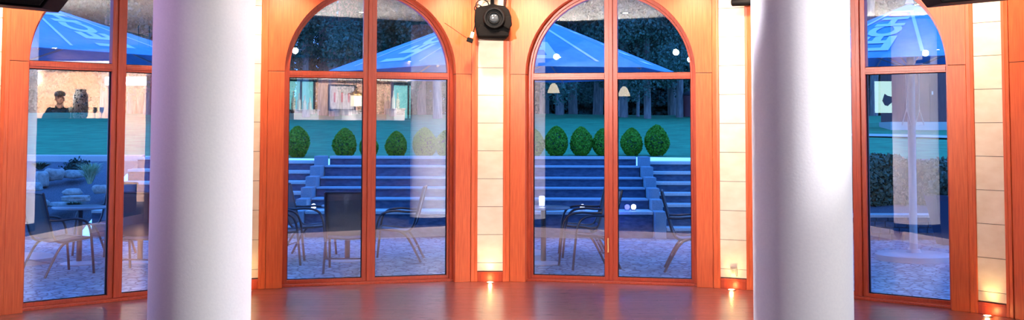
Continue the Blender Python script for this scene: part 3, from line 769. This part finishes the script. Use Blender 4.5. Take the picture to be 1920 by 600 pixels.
lo = bpy.data.objects.new('blue_reflection_glow', ld); col.objects.link(lo); lo.location = (gx(1150, 18.4), 18.3, .55)
# planter
Yq = 17.6
t = thing('tapered_planter', 'tall dark tapered planter with leafy plant before the low wall', 'planter', (gx(1778, Yq), Yq, -.012))
MB().add([(-.14,-.14,0),(.14,-.14,0),(.14,.14,0),(-.14,.14,0),(-.28,-.28,.76),(.28,-.28,.76),(.28,.28,.76),(-.28,.28,.76),(-.24,-.24,.76),(.24,-.24,.76),(.24,.24,.76),(-.24,.24,.76),(-.23,-.23,.70),(.23,-.23,.70),(.23,.23,.70),(-.23,.23,.70)],
   [(3,2,1,0),(0,1,5,4),(1,2,6,5),(2,3,7,6),(3,0,4,7),(4,5,9,8),(5,6,10,9),(6,7,11,10),(7,4,8,11),(8,9,13,12),(9,10,14,13),(10,11,15,14),(11,8,12,15),(12,13,14,15)]).build('pot', M['pot'], t, bevel=.008)
r7 = random.Random(9)
leaf_cloud(1500, lambda: (Vector((r7.gauss(0,.15), r7.gauss(0,.15), .74+abs(r7.gauss(.08,.12)))), Vector((0,0,1))), .07, r7).build('plant', M['hedge'], t)

# ------------------------------------------------------------------ parasols
def text_mesh(s, size):
    c = bpy.data.curves.new('t', 'FONT'); c.body = s; c.size = size; c.resolution_u = 3; c.offset = .03; o = bpy.data.objects.new('t', c); col.objects.link(o)
    dg = bpy.context.evaluated_depsgraph_get(); dg.update(); me = bpy.data.meshes.new_from_object(o.evaluated_get(dg))
    V = [v.co.copy() for v in me.vertices]; Fc = [tuple(p.vertices) for p in me.polygons]
    bpy.data.objects.remove(o); bpy.data.curves.remove(c); bpy.data.meshes.remove(me)
    return V, Fc
TXT = text_mesh('LECH', .62)
twid = max(v.x for v in TXT[0])
def parasol(px, Y, rot, Rr, za, zr, lab, kind=0, skip=()):
    x = gx(px, Y)
    t = thing('parasol', lab, 'parasol', (x, Y, -.012), 0, 'blue printed parasols on the terrace')
    ap = Rr*math.cos(PI/6); vs = []; fs = []
    NR = 8
    def P3(m_, r, tt, off=0.0):
        q = min(1, max(0, r/ap)); z = za - (za-zr)*q - .05*math.sin(q*PI)*0 ; nz = Vector((math.cos(m_)*(za-zr)/ap, math.sin(m_)*(za-zr)/ap, 1)).normalized()
        return Vector((r*math.cos(m_) - tt*math.sin(m_), r*math.sin(m_) + tt*math.cos(m_), z)) + nz*off
    cn = MB()
    for k in range(6):
        a0, a1 = rot + k*PI/3, rot + (k+1)*PI/3
        A = Vector((Rr*math.cos(a0), Rr*math.sin(a0), zr)); B = Vector((Rr*math.cos(a1), Rr*math.sin(a1), zr)); T = Vector((0,0,za))
        cn.add([T, A, B], [(0,1,2)])
    c = cn.build('canopy', M['canopy'], t); md = c.modifiers.new('t', 'SOLIDIFY'); md.thickness = .006; md.offset = -1
    for k in range(6):
        if k in skip: continue
        m_ = rot + (k+.5)*PI/3; pr = MB()
        hw = Rr*.5
        x0 = ap*.93
        sc = ap*.62/twid
        def mp_(v): return P3(m_, x0*.97 - v.x*sc, -(v.y-.21)*sc*1.25*(1 - .35*v.x/twid), .010)
        pr.add([mp_(v) for v in TXT[0]], TXT[1])
        lw = .022
        for s in (-1, 1):
            for q in range(10):
                r0, r1 = ap*(.93 - .075*q), ap*(.93 - .075*(q+1))
                w0, w1 = .62*hw*(r0/ap), .62*hw*(r1/ap)
                pr.add([P3(m_, r0, s*w0-lw, .010), P3(m_, r0, s*w0+lw, .010), P3(m_, r1, s*w1+lw, .010), P3(m_, r1, s*w1-lw, .010)], [(0,1,2,3)])
        pr.build('lettering', M['print'], c)
        lg = MB(); n_ = 24
        for j in range(n_):
            b0, b1 = 2*PI*j/n_, 2*PI*(j+1)/n_
            f_ = lambda b, rr: P3(m_, ap*.235 + rr*math.cos(b)*.6, rr*math.sin(b), .011)
            lg.add([f_(b0,.11), f_(b1,.11), f_(b1,.135), f_(b0,.135)], [(0,1,2,3)])
        lg.build('round_emblem', M['printred'], c)
        pr2 = MB(); w1 = .62*hw*(.18)
        pr2.add([f_(2*PI*j/n_, .105) for j in range(n_)], [tuple(range(n_))]).build('emblem_ground', M['print'], c)
        wq = .62*hw*.18
        MB().add([P3(m_, ap*.16, -wq-lw, .010), P3(m_, ap*.16, wq+lw, .010), P3(m_, ap*.19, wq+lw, .010), P3(m_, ap*.19, -wq-lw, .010)], [(0,1,2,3)]).build('closing_line', M['print'], c)
    for k in range(6):
        a0 = rot + k*PI/3
        MB().tube([(0,0,za-.06), (Rr*.98*math.cos(a0), Rr*.98*math.sin(a0), zr-.012)], .012, 6).build('rib', M['pole'], t)
        MB().tube([(0,0,zr-.05), (Rr*.5*math.cos(a0), Rr*.5*math.sin(a0), (za+zr)/2-.02)], .009, 6).build('strut', M['pole'], t)
    MB().lathe([(.02,za-.02),(.06,za),(.03,za+.07),(.005,za+.10)], 16).build('finial', M['pole'], t, smooth=True)
    MB().lathe([(.052,.05),(.050,za-.02)], 24).build('pole', M['pole'], t, smooth=True)
    MB().lathe([(.07,zr-.12),(.07,zr-.02)], 20).build('sliding_hub', M['pole'], t, smooth=True)
    MB().lathe([(.50,0),(.50,.07),(.47,.085),(.10,.095),(.08,.14)], 56).build('base_slab', M['cast'], t, smooth=True)
    if kind:
        rp = MB()
        for s in (-1, 1):
            rp.tube([(s*.085,-.06,zr-.05),(s*.085,-.06,2.02)], .008, 6)
            rp.tube([(s*.085,-.06,2.02),(s*.15,-.06,1.80),(s*.03,-.06,1.80),(s*.085,-.06,2.02)], .008, 6)
        rp.build('pulley_handles', M['pole'], t, smooth=True)
    return t
parasol(28, 14.9, R(-62), 2.5, 3.42, 2.62, 'blue parasol with white lettering filling the top of the left window')
parasol(955, 15.6, R(-50), 2.5, 3.42, 2.47, 'blue parasol whose peak is hidden behind the central stone strip')
parasol(1712, 15.5, R(-95), 2.35, 3.45, 2.60, 'blue parasol on a pale pole in the right window', 1, (0,1))

# ------------------------------------------------------------------ what the panes mirror: lights, bar and rear wall
def downlight(p, r, lab, grp):
    t = thing('recessed_downlight', lab, 'ceiling lamp', p, 0, grp)
    MB().lathe([(r,-.004),(r+.03,-.006),(r+.03,0),(r,0)], 24).build('bezel', M['steel'], t, smooth=True)
    MB().lathe([(r-.002,-.003),(.001,-.008)], 20).build('lens', M['lamp_spot'], t, smooth=True)
def on_ceiling(i, px, py, z=H):
    Yv = (z-HC)*F/(245-py); lo_, hi_ = 10, 60
    for _ in range(30):
        md = (lo_+hi_)/2
        if at(px, py, md).z < z: lo_ = md
        else: hi_ = md
    p = mirrored(i, px, py, md); return Vector((p.x, p.y, z))
for k, (i, px, py) in enumerate([(0,102,90),(0,140,106),(0,166,97),(0,170,106),(0,276,94),(0,282,108),(1,552,104),(1,679,113),(1,769,115),(1,838,122),(2,1048,107),(2,1231,101),(3,1698,103),(3,1697,112),(3,1722,112),(3,1757,93)]):
    p = on_ceiling(i, px, py)
    downlight(p, .06, 'recessed ceiling downlight mirrored in the %s pane' % ['left','centre-left','centre-right','right'][i] , 'rear ceiling downlights')

def on_east(px, py, i=0, X=9.16):
    lo_, hi_ = 12, 60
    for _ in range(40):
        md = (lo_+hi_)/2
        if mirrored(i, px, py, md).x < X: lo_ = md
        else: hi_ = md
    return mirrored(i, px, py, md)
# counter along the right side
pc = mirrored(0, 150, 210, 21.0)
zt = 1.90
t = thing('bar_counter', 'long black bar counter mirrored in the left window', 'bar counter', (4.45, 0, .15))
MB().box(0,.55, 4.2, 8.05, 0, zt-.20).build('counter_front', M['bar'], t, bevel=.01)
MB().box(-.06,.62, 4.1, 8.12, zt-.20, zt-.15).build('counter_top', M['bartop'], t, bevel=.01)
# person behind the bar
pp_ = on_east(112, 190, 0, 5.55)
def fused(name, shapes, mt, parent, voxel):
    """closed overlapping forms fused into one continuous surface"""
    mb = MB()
    for sh in shapes:
        if sh[0] == 't': mb.tube(sh[1], sh[2], 14)
        else:
            (cx,cy,cz), (rx,ry,rz) = sh[1], sh[2]
            prof = [(max(.002, math.sin(PI*k/12)), -math.cos(PI*k/12)) for k in range(13)]
            q = MB().lathe(prof, 20); mb.add([(cx+x*rx, cy+y*ry, cz+z*rz) for x, y, z in q.v], q.f)
    o = mb.build(name, mt, parent, smooth=True)
    m = o.modifiers.new('fuse', 'REMESH'); m.mode = 'VOXEL'; m.voxel_size = voxel; m.use_smooth_shade = True
    m = o.modifiers.new('smooth', 'SMOOTH'); m.iterations = 3; m.factor = .5
    return o
pt_ = thing('person', 'person in dark jacket and flat cap standing behind the bar counter', 'person', (pp_.x, pp_.y, pp_.z-1.56), R(150))
stand = tag(MB().box(5.1, 6.3, 4.4, 7.9, .15, pp_.z-1.56).build('bar_platform', M['darkwall']), kind='structure')
def person(t):
    # faces local +X, z up from the feet
    B = [('e',(0,0,1.22),(.10,.15,.26)), ('e',(0,0,.95),(.11,.155,.14)), ('t',[(-.005,0,1.38),(.005,0,1.510)],[.066,.058]),
         ('e',(.0,0,1.625),(.094,.080,.105)), ('e',(.025,0,1.565),(.072,.066,.066)), ('e',(.070,0,1.525),(.022,.024,.020)),
         ('e',(.096,0,1.590),(.018,.011,.022)), ('e',(.062,.042,1.578),(.022,.018,.02)), ('e',(.062,-.042,1.578),(.022,.018,.02))]
    for s in (-1, 1):
        B += [('t',[(0,s*.14,1.40),(.03,s*.235,1.27),(.05,s*.27,1.12)],[.055,.05,.042]), ('t',[(.05,s*.27,1.12),(.17,s*.23,1.10),(.28,s*.19,1.10)],[.043,.038,.027]),
              ('e',(.335,s*.185,1.095),(.050,.042,.017))]
        for dy, ln_ in [(-.032,.058),(-.011,.074),(.011,.080),(.032,.068)]:
            B.append(('t',[(.365,s*.185+s*dy,1.095),(.375+ln_*.5,s*.185+s*dy*1.15,1.092),(.372+ln_,s*.185+s*dy*1.2,1.072)],[.0098,.009,.008]))
        B.append(('t',[(.305,s*.150,1.092),(.335,s*.128,1.088),(.365,s*.120,1.078)],[.012,.0105,.009]))
        B += [('t',[(0,s*.085,.92),(.01,s*.10,.50)],[.092,.055]), ('t',[(.01,s*.10,.50),(-.01,s*.105,.30),(0,s*.11,.08)],[.055,.054,.038]), ('e',(.06,s*.12,.045),(.13,.045,.045)),
              ('e',(-.005,s*.078,1.595),(.018,.010,.032))]
    body = fused('body', B, M['skin'], t, .0075)
    J = [('e',(0,0,1.20),(.125,.175,.27)), ('t',[(0,0,1.26),(0,0,.86)],[.15,.16]), ('e',(-.005,0,1.375),(.09,.17,.085))]
    for s in (-1, 1):
        J += [('e',(0,s*.165,1.375),(.075,.07,.075)), ('t',[(0,s*.15,1.385),(.03,s*.24,1.27),(.05,s*.275,1.11)],[.07,.066,.058]), ('t',[(.05,s*.275,1.11),(.17,s*.235,1.10),(.265,s*.197,1.10)],[.058,.052,.044]),
              ('e',(.05,s*.275,1.11),(.057,.057,.057))]
    fused('jacket', J, M['jacket'], t, .012)
    MB().tube([(-.05,-.065,1.465),(.06,-.06,1.44),(.118,-.004,1.37)], [.012,.016,.012], 8).tube([(-.05,.065,1.465),(.06,.06,1.44),(.118,.004,1.37)], [.012,.016,.012], 8).tube([(-.05,-.065,1.465),(-.072,0,1.468),(-.05,.065,1.465)], .012, 8).build('collar', M['jacket'], t, smooth=True)
    T = [('e',(0,0,.92),(.135,.175,.13))]
    for s in (-1, 1): T += [('t',[(0,s*.09,.92),(.012,s*.10,.50),(0,s*.108,.10)],[.105,.075,.065])]
    fused('trousers', T, M['trouser'], t, .012)
    for s in (-1, 1):
        MB().lathe([(.003,-.006),(.008,-.003),(.008,.003),(.003,.006)], 12).xf(Matrix.Translation((.083,s*.030,1.617)) @ Matrix.Rotation(PI/2,4,'Y')).build('eye', M['inkdark'], body, smooth=True)
        MB().tube([(.080,s*.046,1.634),(.090,s*.030,1.639),(.092,s*.016,1.636)], [.003,.0045,.003], 6).build('eyebrow', M['hair'], body, smooth=True)
    MB().tube([(.078,-.024,1.550),(.092,0,1.548),(.078,.024,1.550)], [.003,.006,.003], 6).build('mouth', mat('lips', (.55,.22,.18), rough=.5), body, smooth=True)
    q = MB().lathe([(.080,1.650),(.102,1.662),(.108,1.685),(.095,1.725),(.05,1.750),(.001,1.756)], 28); q.v = [(x*1.05-.005, y*.92, z + x*.12) for x, y, z in q.v]; q.build('cap_crown', M['cap'], t, smooth=True)
    MB().add([(.05,-.075,1.662),(.135,-.055,1.662),(.165,0,1.664),(.135,.055,1.662),(.05,.075,1.662),(.05,-.075,1.674),(.135,-.055,1.672),(.165,0,1.672),(.135,.055,1.672),(.05,.075,1.674)],
             [(0,1,2,3,4),(9,8,7,6,5),(0,5,6,1),(1,6,7,2),(2,7,8,3),(3,8,9,4),(4,9,5,0)]).build('cap_brim', M['cap'], t)
    fused('hair', [('e',(-.032,0,1.622),(.072,.084,.088))], M['hair'], t, .01)
person(pt_)

# dark patterned jar, glasses, lamps on the bar
def tall_jar(c, lab):
    t = thing('tall_jar', lab, 'jar', c)
    MB().lathe([(.10,0),(.13,.05),(.13,.42),(.09,.48),(.10,.52)], 24).build('jar_body', mat('jar_spots', (.85,.88,.88), (.03,.03,.04), nscale=6, contrast=(.56,.59), rough=.4), t, smooth=True)
p = mirrored(0, 151, 195, 21.2); tall_jar((4.72, on_east(151, 195, 0, 4.72).y, zt), 'tall white jar with black blotches on the bar counter')
for k in range(5):
    p = mirrored(0, 243+k*8, 204, 21.0)
    t = thing('stemmed_glass', 'stemmed glass in the row on the far end of the bar counter', 'glass', (4.66+.05*(k%2), 7.3+.14*k, zt), 0, 'glasses on the bar counter')
    MB().lathe([(.035,0),(.034,.004),(.005,.01),(.005,.09),(.03,.12),(.038,.16),(.034,.20)], 18).build('glass_body', M['bottle'], t, smooth=True)
p = on_east(62, 148)
t = thing('wall_lamp', 'bright round white wall lamp on the peach wall', 'lamp', (9.16, p.y, p.z))
MB().lathe([(.001,.14),(.12,.10),(.17,.02),(.17,0)][::-1], 24).xf(Matrix.Rotation(-PI/2,4,'Y')).build('lamp_bowl', M['lamp_white'], t, smooth=True)
MB().box(-.0,.035,-.08,.08,-.08,.08).build('wall_plate', M['steel'], t)
t = thing('linear_pendant', 'long white bar lamp hung above the counter end', 'lamp', mirrored(0, 270, 152, 22.5))
MB().box(-.10,.10,-.75,.75,-.08,.08).build('light_box', M['lamp_white'], t, bevel=.02)
for y in (-.5,.5): MB().tube([(0,y,.08),(0,y,H-t.location.z)], .006).build('hanging_wire', M['steel'], t)

# things along the partition wall, mirrored in the centre-left window
PYW = -1.55
def on_part(px, py, i=1, off=0.0):
    lo_, hi_ = 14, 60
    for _ in range(40):
        md = (lo_+hi_)/2
        if mirrored(i, px, py, md).y > PYW+off: lo_ = md
        else: hi_ = md
    return mirrored(i, px, py, md)
def panel_on(px0, px1, py0, py1, off=0.0):
    A, B = on_part(px0, py0, 1, off), on_part(px1, py1, 1, off); return min(A.x,B.x), max(A.x,B.x), min(A.z,B.z), max(A.z,B.z)
for k, (a_, b_, y0, y1, lab) in enumerate([(540, 586, 152, 222, 'teal daylight window beside the framed print'), (737, 792, 160, 222, 'teal daylight window in the far half of the partition wall')]):
    x0, x1, z0, z1 = panel_on(a_, b_, y0, y1)
    t = struct('window_%d' % (7+k), (x0, PYW, z0))
    MB().box(0, x1-x0, 0, .02, 0, z1-z0).build('glowing_pane', M['teal'], t)
    fw = .05
    fm = MB().box(-fw,0,0,.05,-fw,z1-z0+fw).box(x1-x0,x1-x0+fw,0,.05,-fw,z1-z0+fw).box(0,x1-x0,0,.05,-fw,0).box(0,x1-x0,0,.05,z1-z0,z1-z0+fw).box((x1-x0)/2-.02,(x1-x0)/2+.02,.02,.05,0,z1-z0)
    fm.build('window_frame', M['inkdark'], t)
x0, x1, z0, z1 = panel_on(618, 663, 161, 205)
t = thing('framed_print', 'dark framed grey print with red marks on the partition wall', 'picture', (x0, PYW+.002, z0))
w_, h_ = x1-x0, z1-z0
MB().box(0,w_,0,.015,0,h_).build('print', M['art'], t)
MB().box(-.04,0,0,.03,-.04,h_+.04).box(w_,w_+.04,0,.03,-.04,h_+.04).box(0,w_,0,.03,-.04,0).box(0,w_,0,.03,h_,h_+.04).build('picture_frame', M['inkdark'], t)
mk = MB()
for fx in (.2,.5,.78): mk.box(w_*fx-.02, w_*fx+.02, .015, .018, h_*.3, h_*.72)
mk.build('red_marks', M['artred'], t)
for k, (a_, b_, y0, y1) in enumerate([(550,597,205,222),(640,679,206,222),(738,757,203,221),(823,840,207,222)]):
    x0, x1, z0, z1 = panel_on(a_, b_, y0, y1, .5)
    x1 = max(x1, x0+.3); zt2 = z1
    t = thing('covered_sideboard', 'white cloth-covered sideboard along the partition wall, ' + ['under the nearer teal window','under the framed print','between the far windows','at the far corner'][k], 'sideboard', (x0, PYW+.08, .15))
    MB().box(0, x1-x0, 0, .45, 0, zt2-.15-.03).build('linen_drape', M['linen'], t, bevel=.01)
    MB().box(-.02, x1-x0+.02, -.02, .47, zt2-.18, zt2-.15).build('top_cloth', M['linen'], t, bevel=.008)
    SB = (x0, x1, zt2)
    if k in (0, 2):
        for j in range(4 if k == 0 else 2):
            bx = x0 + (x1-x0)*(.12+.22*j if k == 0 else .3+.4*j)
            b_ = thing('bottle', 'pale glass bottle, %s in the row on the sideboard %s' % (['first','second','third','fourth'][j], ['under the nearer teal window','','between the far windows'][k]), 'bottle', (bx, PYW+.30, zt2), 0, 'bottles on the sideboards')
            hb = .42 - .05*j
            MB().lathe([(.045,0),(.048,.01),(.048,hb*.55),(.016,hb*.72),(.016,hb)], 18).build('bottle_body', M['bottle'], b_, smooth=True)
            MB().lathe([(.018,hb),(.018,hb+.02)], 12).build('cork', M['white'], b_)
p = on_part(668, 185, 1, .9)
t = thing('hanging_lantern', 'hanging lantern with brass cap and glowing white panes', 'lantern', (p.x, p.y, p.z-.18))
MB().box(-.10,.10,-.10,.10,0,.26).build('glowing_panes', M['shade'], t)
MB().lathe([(.15,.26),(.15,.29),(.04,.38),(.02,.42)], 18).build('brass_cap', M['brass'], t, smooth=True)
MB().tube([(0,0,.42),(0,0,H-(p.z-.18))], .008).build('chain', M['black'], t)
for k, (px, py) in enumerate([(1038,166),(1170,172)]):
    p = mirrored(2, px, py, 26)
    t = thing('pendant_lamp', 'cream bell pendant lamp, the %s one mirrored in the centre-right window' % ('left' if k == 0 else 'right'), 'lamp', (p.x, p.y, p.z-.1), 0, 'cream pendant lamps')
    MB().lathe([(.14,0),(.13,.05),(.08,.17),(.03,.22)], 20).build('lamp_shade', M['shade'], t, smooth=True)
    MB().tube([(0,0,.22),(0,0,H-(p.z-.1))], .006).build('flex', M['black'], t)
# lit screen, mirrored in the right window
p = mirrored(3, 1665, 183, 24.0)
v0 = mirrored(3, 1640, 183, 24.0); v1 = mirrored(3, 1690, 183, 24.0); dv = (v1-v0); wdt = dv.length; ang = math.atan2(dv.y, dv.x)
t = thing('lit_screen', 'lit pale green projection screen with a dark bird-like shape', 'screen', (p.x, p.y, p.z-.32), ang)
MB().box(-wdt/2, wdt/2, 0, .02, 0, .66).build('screen_surface', M['screen'], t)
s_ = MB()
shp = [(-.13,.25),(-.08,.40),(-.02,.36),(.06,.34),(.16,.36),(.12,.26),(.05,.20),(-.02,.14),(-.08,.16)]
for y_ in (-.006, .026): s_.prism([(x*1.0, z) for x, z in shp], y_-.003, y_+.003)
s_.build('dark_shape', M['inkdark'], t)
MB().tube([(0,.01,.66),(0,.01,H-(p.z-.32))], .012).build('hanging_rod', M['black'], t)

# ------------------------------------------------------------------ light
def area(name, loc, target, size, energy, color, sy=None, spread=None):
    ld = bpy.data.lights.new(name, 'AREA'); ld.energy = energy; ld.color = color; ld.size = size
    if sy: ld.shape = 'RECTANGLE'; ld.size_y = sy
    if spread: ld.spread = spread
    lo = bpy.data.objects.new(name, ld); col.objects.link(lo); lo.location = loc
    lo.rotation_euler = (Vector(target)-Vector(loc)).to_track_quat('-Z','Y').to_euler(); return lo
WARM = (1,.74,.48)
for i in range(-1, 5):
    for u in (-.95, .95):
        p = bay_pt(i, u, -.75, H-.05); q = bay_pt(i, u*1.0, 0, 2.6)
        ld = bpy.data.lights.new('panel_spot', 'SPOT'); ld.energy = 140*(.5 if i > 3 else .6 if (i == 3 and u > 0) else 1); ld.color = (1,.72,.53); ld.spot_size = R(80); ld.spot_blend = .9; ld.shadow_soft_size = .05
        lo = bpy.data.objects.new('panel_spot', ld); col.objects.link(lo); lo.location = p; lo.rotation_euler = (q-p).to_track_quat('-Z','Y').to_euler()
def spot(p, q, e, c, ang=70, lab=None, soft=.05, blend=.7, fix=True):
    ld = bpy.data.lights.new('ceiling_spot', 'SPOT'); ld.energy = e; ld.color = c; ld.spot_size = R(ang); ld.spot_blend = blend; ld.shadow_soft_size = soft
    lo = bpy.data.objects.new('ceiling_spot', ld); col.objects.link(lo); p = Vector(p); q = Vector(q)
    lo.location = p; lo.rotation_euler = (q-p).to_track_quat('-Z','Y').to_euler()
    if lab:
        d = (q-p).normalized(); t = thing('spotlight', lab, 'spotlight', p, 0, 'small black ceiling spotlights of the hall')
        rot = d.to_track_quat('-Z','Y').to_matrix().to_4x4()
        MB().lathe([(.001,.22),(.055,.21),(.065,.05),(.068,.045),(.062,.05),(.055,.12),(.001,.12)], 20).xf(rot).build('lamp_body', M['black'], t, smooth=True)
        u = -d*.21; MB().tube([u, (u.x, u.y, H-p[2])], .012).build('stem', M['blackm'], t)
zs = H-.42
spot((7.4,4.6,zs), (-1.95,8.0,1.5), 2300, (1,.97,1), 23, 'black ceiling spotlight aimed at the left column')
spot((6.0,3.4,zs), (2.1,7.7,.7), 1150, (1,.98,1), 66, 'black ceiling spotlight aimed at the right column')
spot((-.6,5.6,zs), (-2.6,12.4,2.4), 70, (1,.80,.60), 40, 'black ceiling spotlight aimed at the centre-left window bay')
spot((.4,5.6,zs), (2.6,12.4,2.4), 70, (1,.80,.60), 40, 'black ceiling spotlight aimed at the centre-right window bay')
spot((0,6.4,zs), (0,12.7,2.1), 110, (1,.84,.66), 50, 'black ceiling spotlight aimed at the central stone strip')
spot((-4.6,6.4,zs), (-2.2,8.0,1.5), 170, (.78,.5,.88), 60, 'violet ceiling spotlight left of the left column')
spot((-.3,4.4,zs), (2.0,8.0,1.5), 110, (.82,.6,.92), 60, 'violet ceiling spotlight between the columns')
spot((-1.0,7.0,zs), (-.2,10.6,0), 330, (.90,.86,1), 56, 'black ceiling spotlight over the left half of the dance floor')
spot((1.4,7.0,zs), (.8,10.6,0), 330, (.90,.86,1), 56, 'black ceiling spotlight over the right half of the dance floor')
for X_, q_, e_, nm in ((-.7, (-2.1,7.95,1.4), 160, 'left'), (.9, (1.95,7.6,1.4), 1400, 'right')):
    spot((X_,11.5,H-.05), q_, e_, (1,.97,.92), 48)  # added spot, brightens the column back that the panes mirror
    downlight((X_,11.5,H), .05, 'added downlight close to the panes, brightening the back of the %s column' % nm, 'added downlights near the panes')
for k in range(3):
    X_ = (-2.4, 0.0, 2.4)[k]; spot((X_,9.1,H-.03), (X_,8.95,0), 900, (.93,.95,1), 58)  # spots added to lighten the floor strip mirrored in the panes
    downlight((X_,9.1,H), .05, 'downlight added to brighten the floor by the platform edge, %s of the three' % ('leftmost','middle one','rightmost')[k], 'added downlights over the platform edge')
spot((3.6,7.2,3.3), (pt_.location.x, pt_.location.y, 2.1), 420, (1,.88,.8), 60)  # fill added to brighten the person's face, has no fixture
# uplighter added by the left column to brighten the mirrored ceiling
spot((-1.50,8.12,2.90), (-.45,9.35,H), 1500, (1,.95,.88), 100, None, .04, .9)
t = thing('added_uplighter', 'small black uplighter added high on the left column to brighten the ceiling', 'lamp', (-1.55,8.08,2.84))
MB().lathe([(.05,-.10),(.06,.02),(.055,.02),(.045,-.06),(.001,-.06)], 20).build('lamp_body', M['black'], t, smooth=True)
MB().box(-.30,-.04,-.02,.02,-.08,-.03).build('clamp', M['black'], t)
# washers added without fixtures to brighten the bar and partition walls
for k in range(4): spot((7.2, 3.2+1.4*k, 3.02), (9.2, 3.2+1.4*k, 1.7), 560, (1,.88,.74), 110, None, .04)
for k in range(4): spot((3.4+1.5*k, .4, 3.02), (3.4+1.5*k, -1.55, 1.6), 330, (1,.9,.82), 110, None, .04)
tag(MB().box(1.6, 7.2, .95, 1.05, .15, 1.93).build('wall_added_screen', M['darkwall']), kind='structure')  # dark half wall added to keep the lit rear floor out of the panes
# pale soffits along the lit walls
tag(MB().box(2.2, 9.2, -1.55, -.85, 2.92, 3.10).build('trim_1', M['ceil']), kind='structure')
tag(MB().box(8.5, 9.2, -.85, 8.2, 2.98, 3.16).build('trim_2', M['ceil']), kind='structure')
tag(MB().box(2.2, 9.19, -1.56, -1.50, 3.10, H-.001).build('trim_3', M['darkwall']), kind='structure')
tag(MB().box(9.12, 9.19, -1.5, 8.2, 3.16, H-.001).build('trim_4', M['darkwall']), kind='structure')

w = bpy.data.worlds.new('dusk_sky'); bpy.context.scene.world = w; w.use_nodes = True; n = w.node_tree.nodes; L = w.node_tree.links
bg = n['Background']; tc = n.new('ShaderNodeTexCoord'); sx = n.new('ShaderNodeSeparateXYZ'); cr = n.new('ShaderNodeValToRGB')
L.new(tc.outputs['Generated'], sx.inputs[0]); L.new(sx.outputs['Z'], cr.inputs[0]); L.new(cr.outputs[0], bg.inputs['Color'])
cr.color_ramp.elements[0].position = 0; cr.color_ramp.elements[0].color = (.12,.35,1,1); cr.color_ramp.elements[1].position = .7; cr.color_ramp.elements[1].color = (.06,.27,1,1)
bg.inputs['Strength'].default_value = 3.8

sc = bpy.context.scene
sc.view_settings.view_transform = 'Standard'; sc.view_settings.look = 'None'; sc.view_settings.gamma = 1; sc.view_settings.exposure = 0
sc.view_settings.use_curve_mapping = False
sc.cycles.transparent_max_bounces = 24; sc.cycles.max_bounces = 10; sc.cycles.glossy_bounces = 5; sc.cycles.sample_clamp_indirect = 40
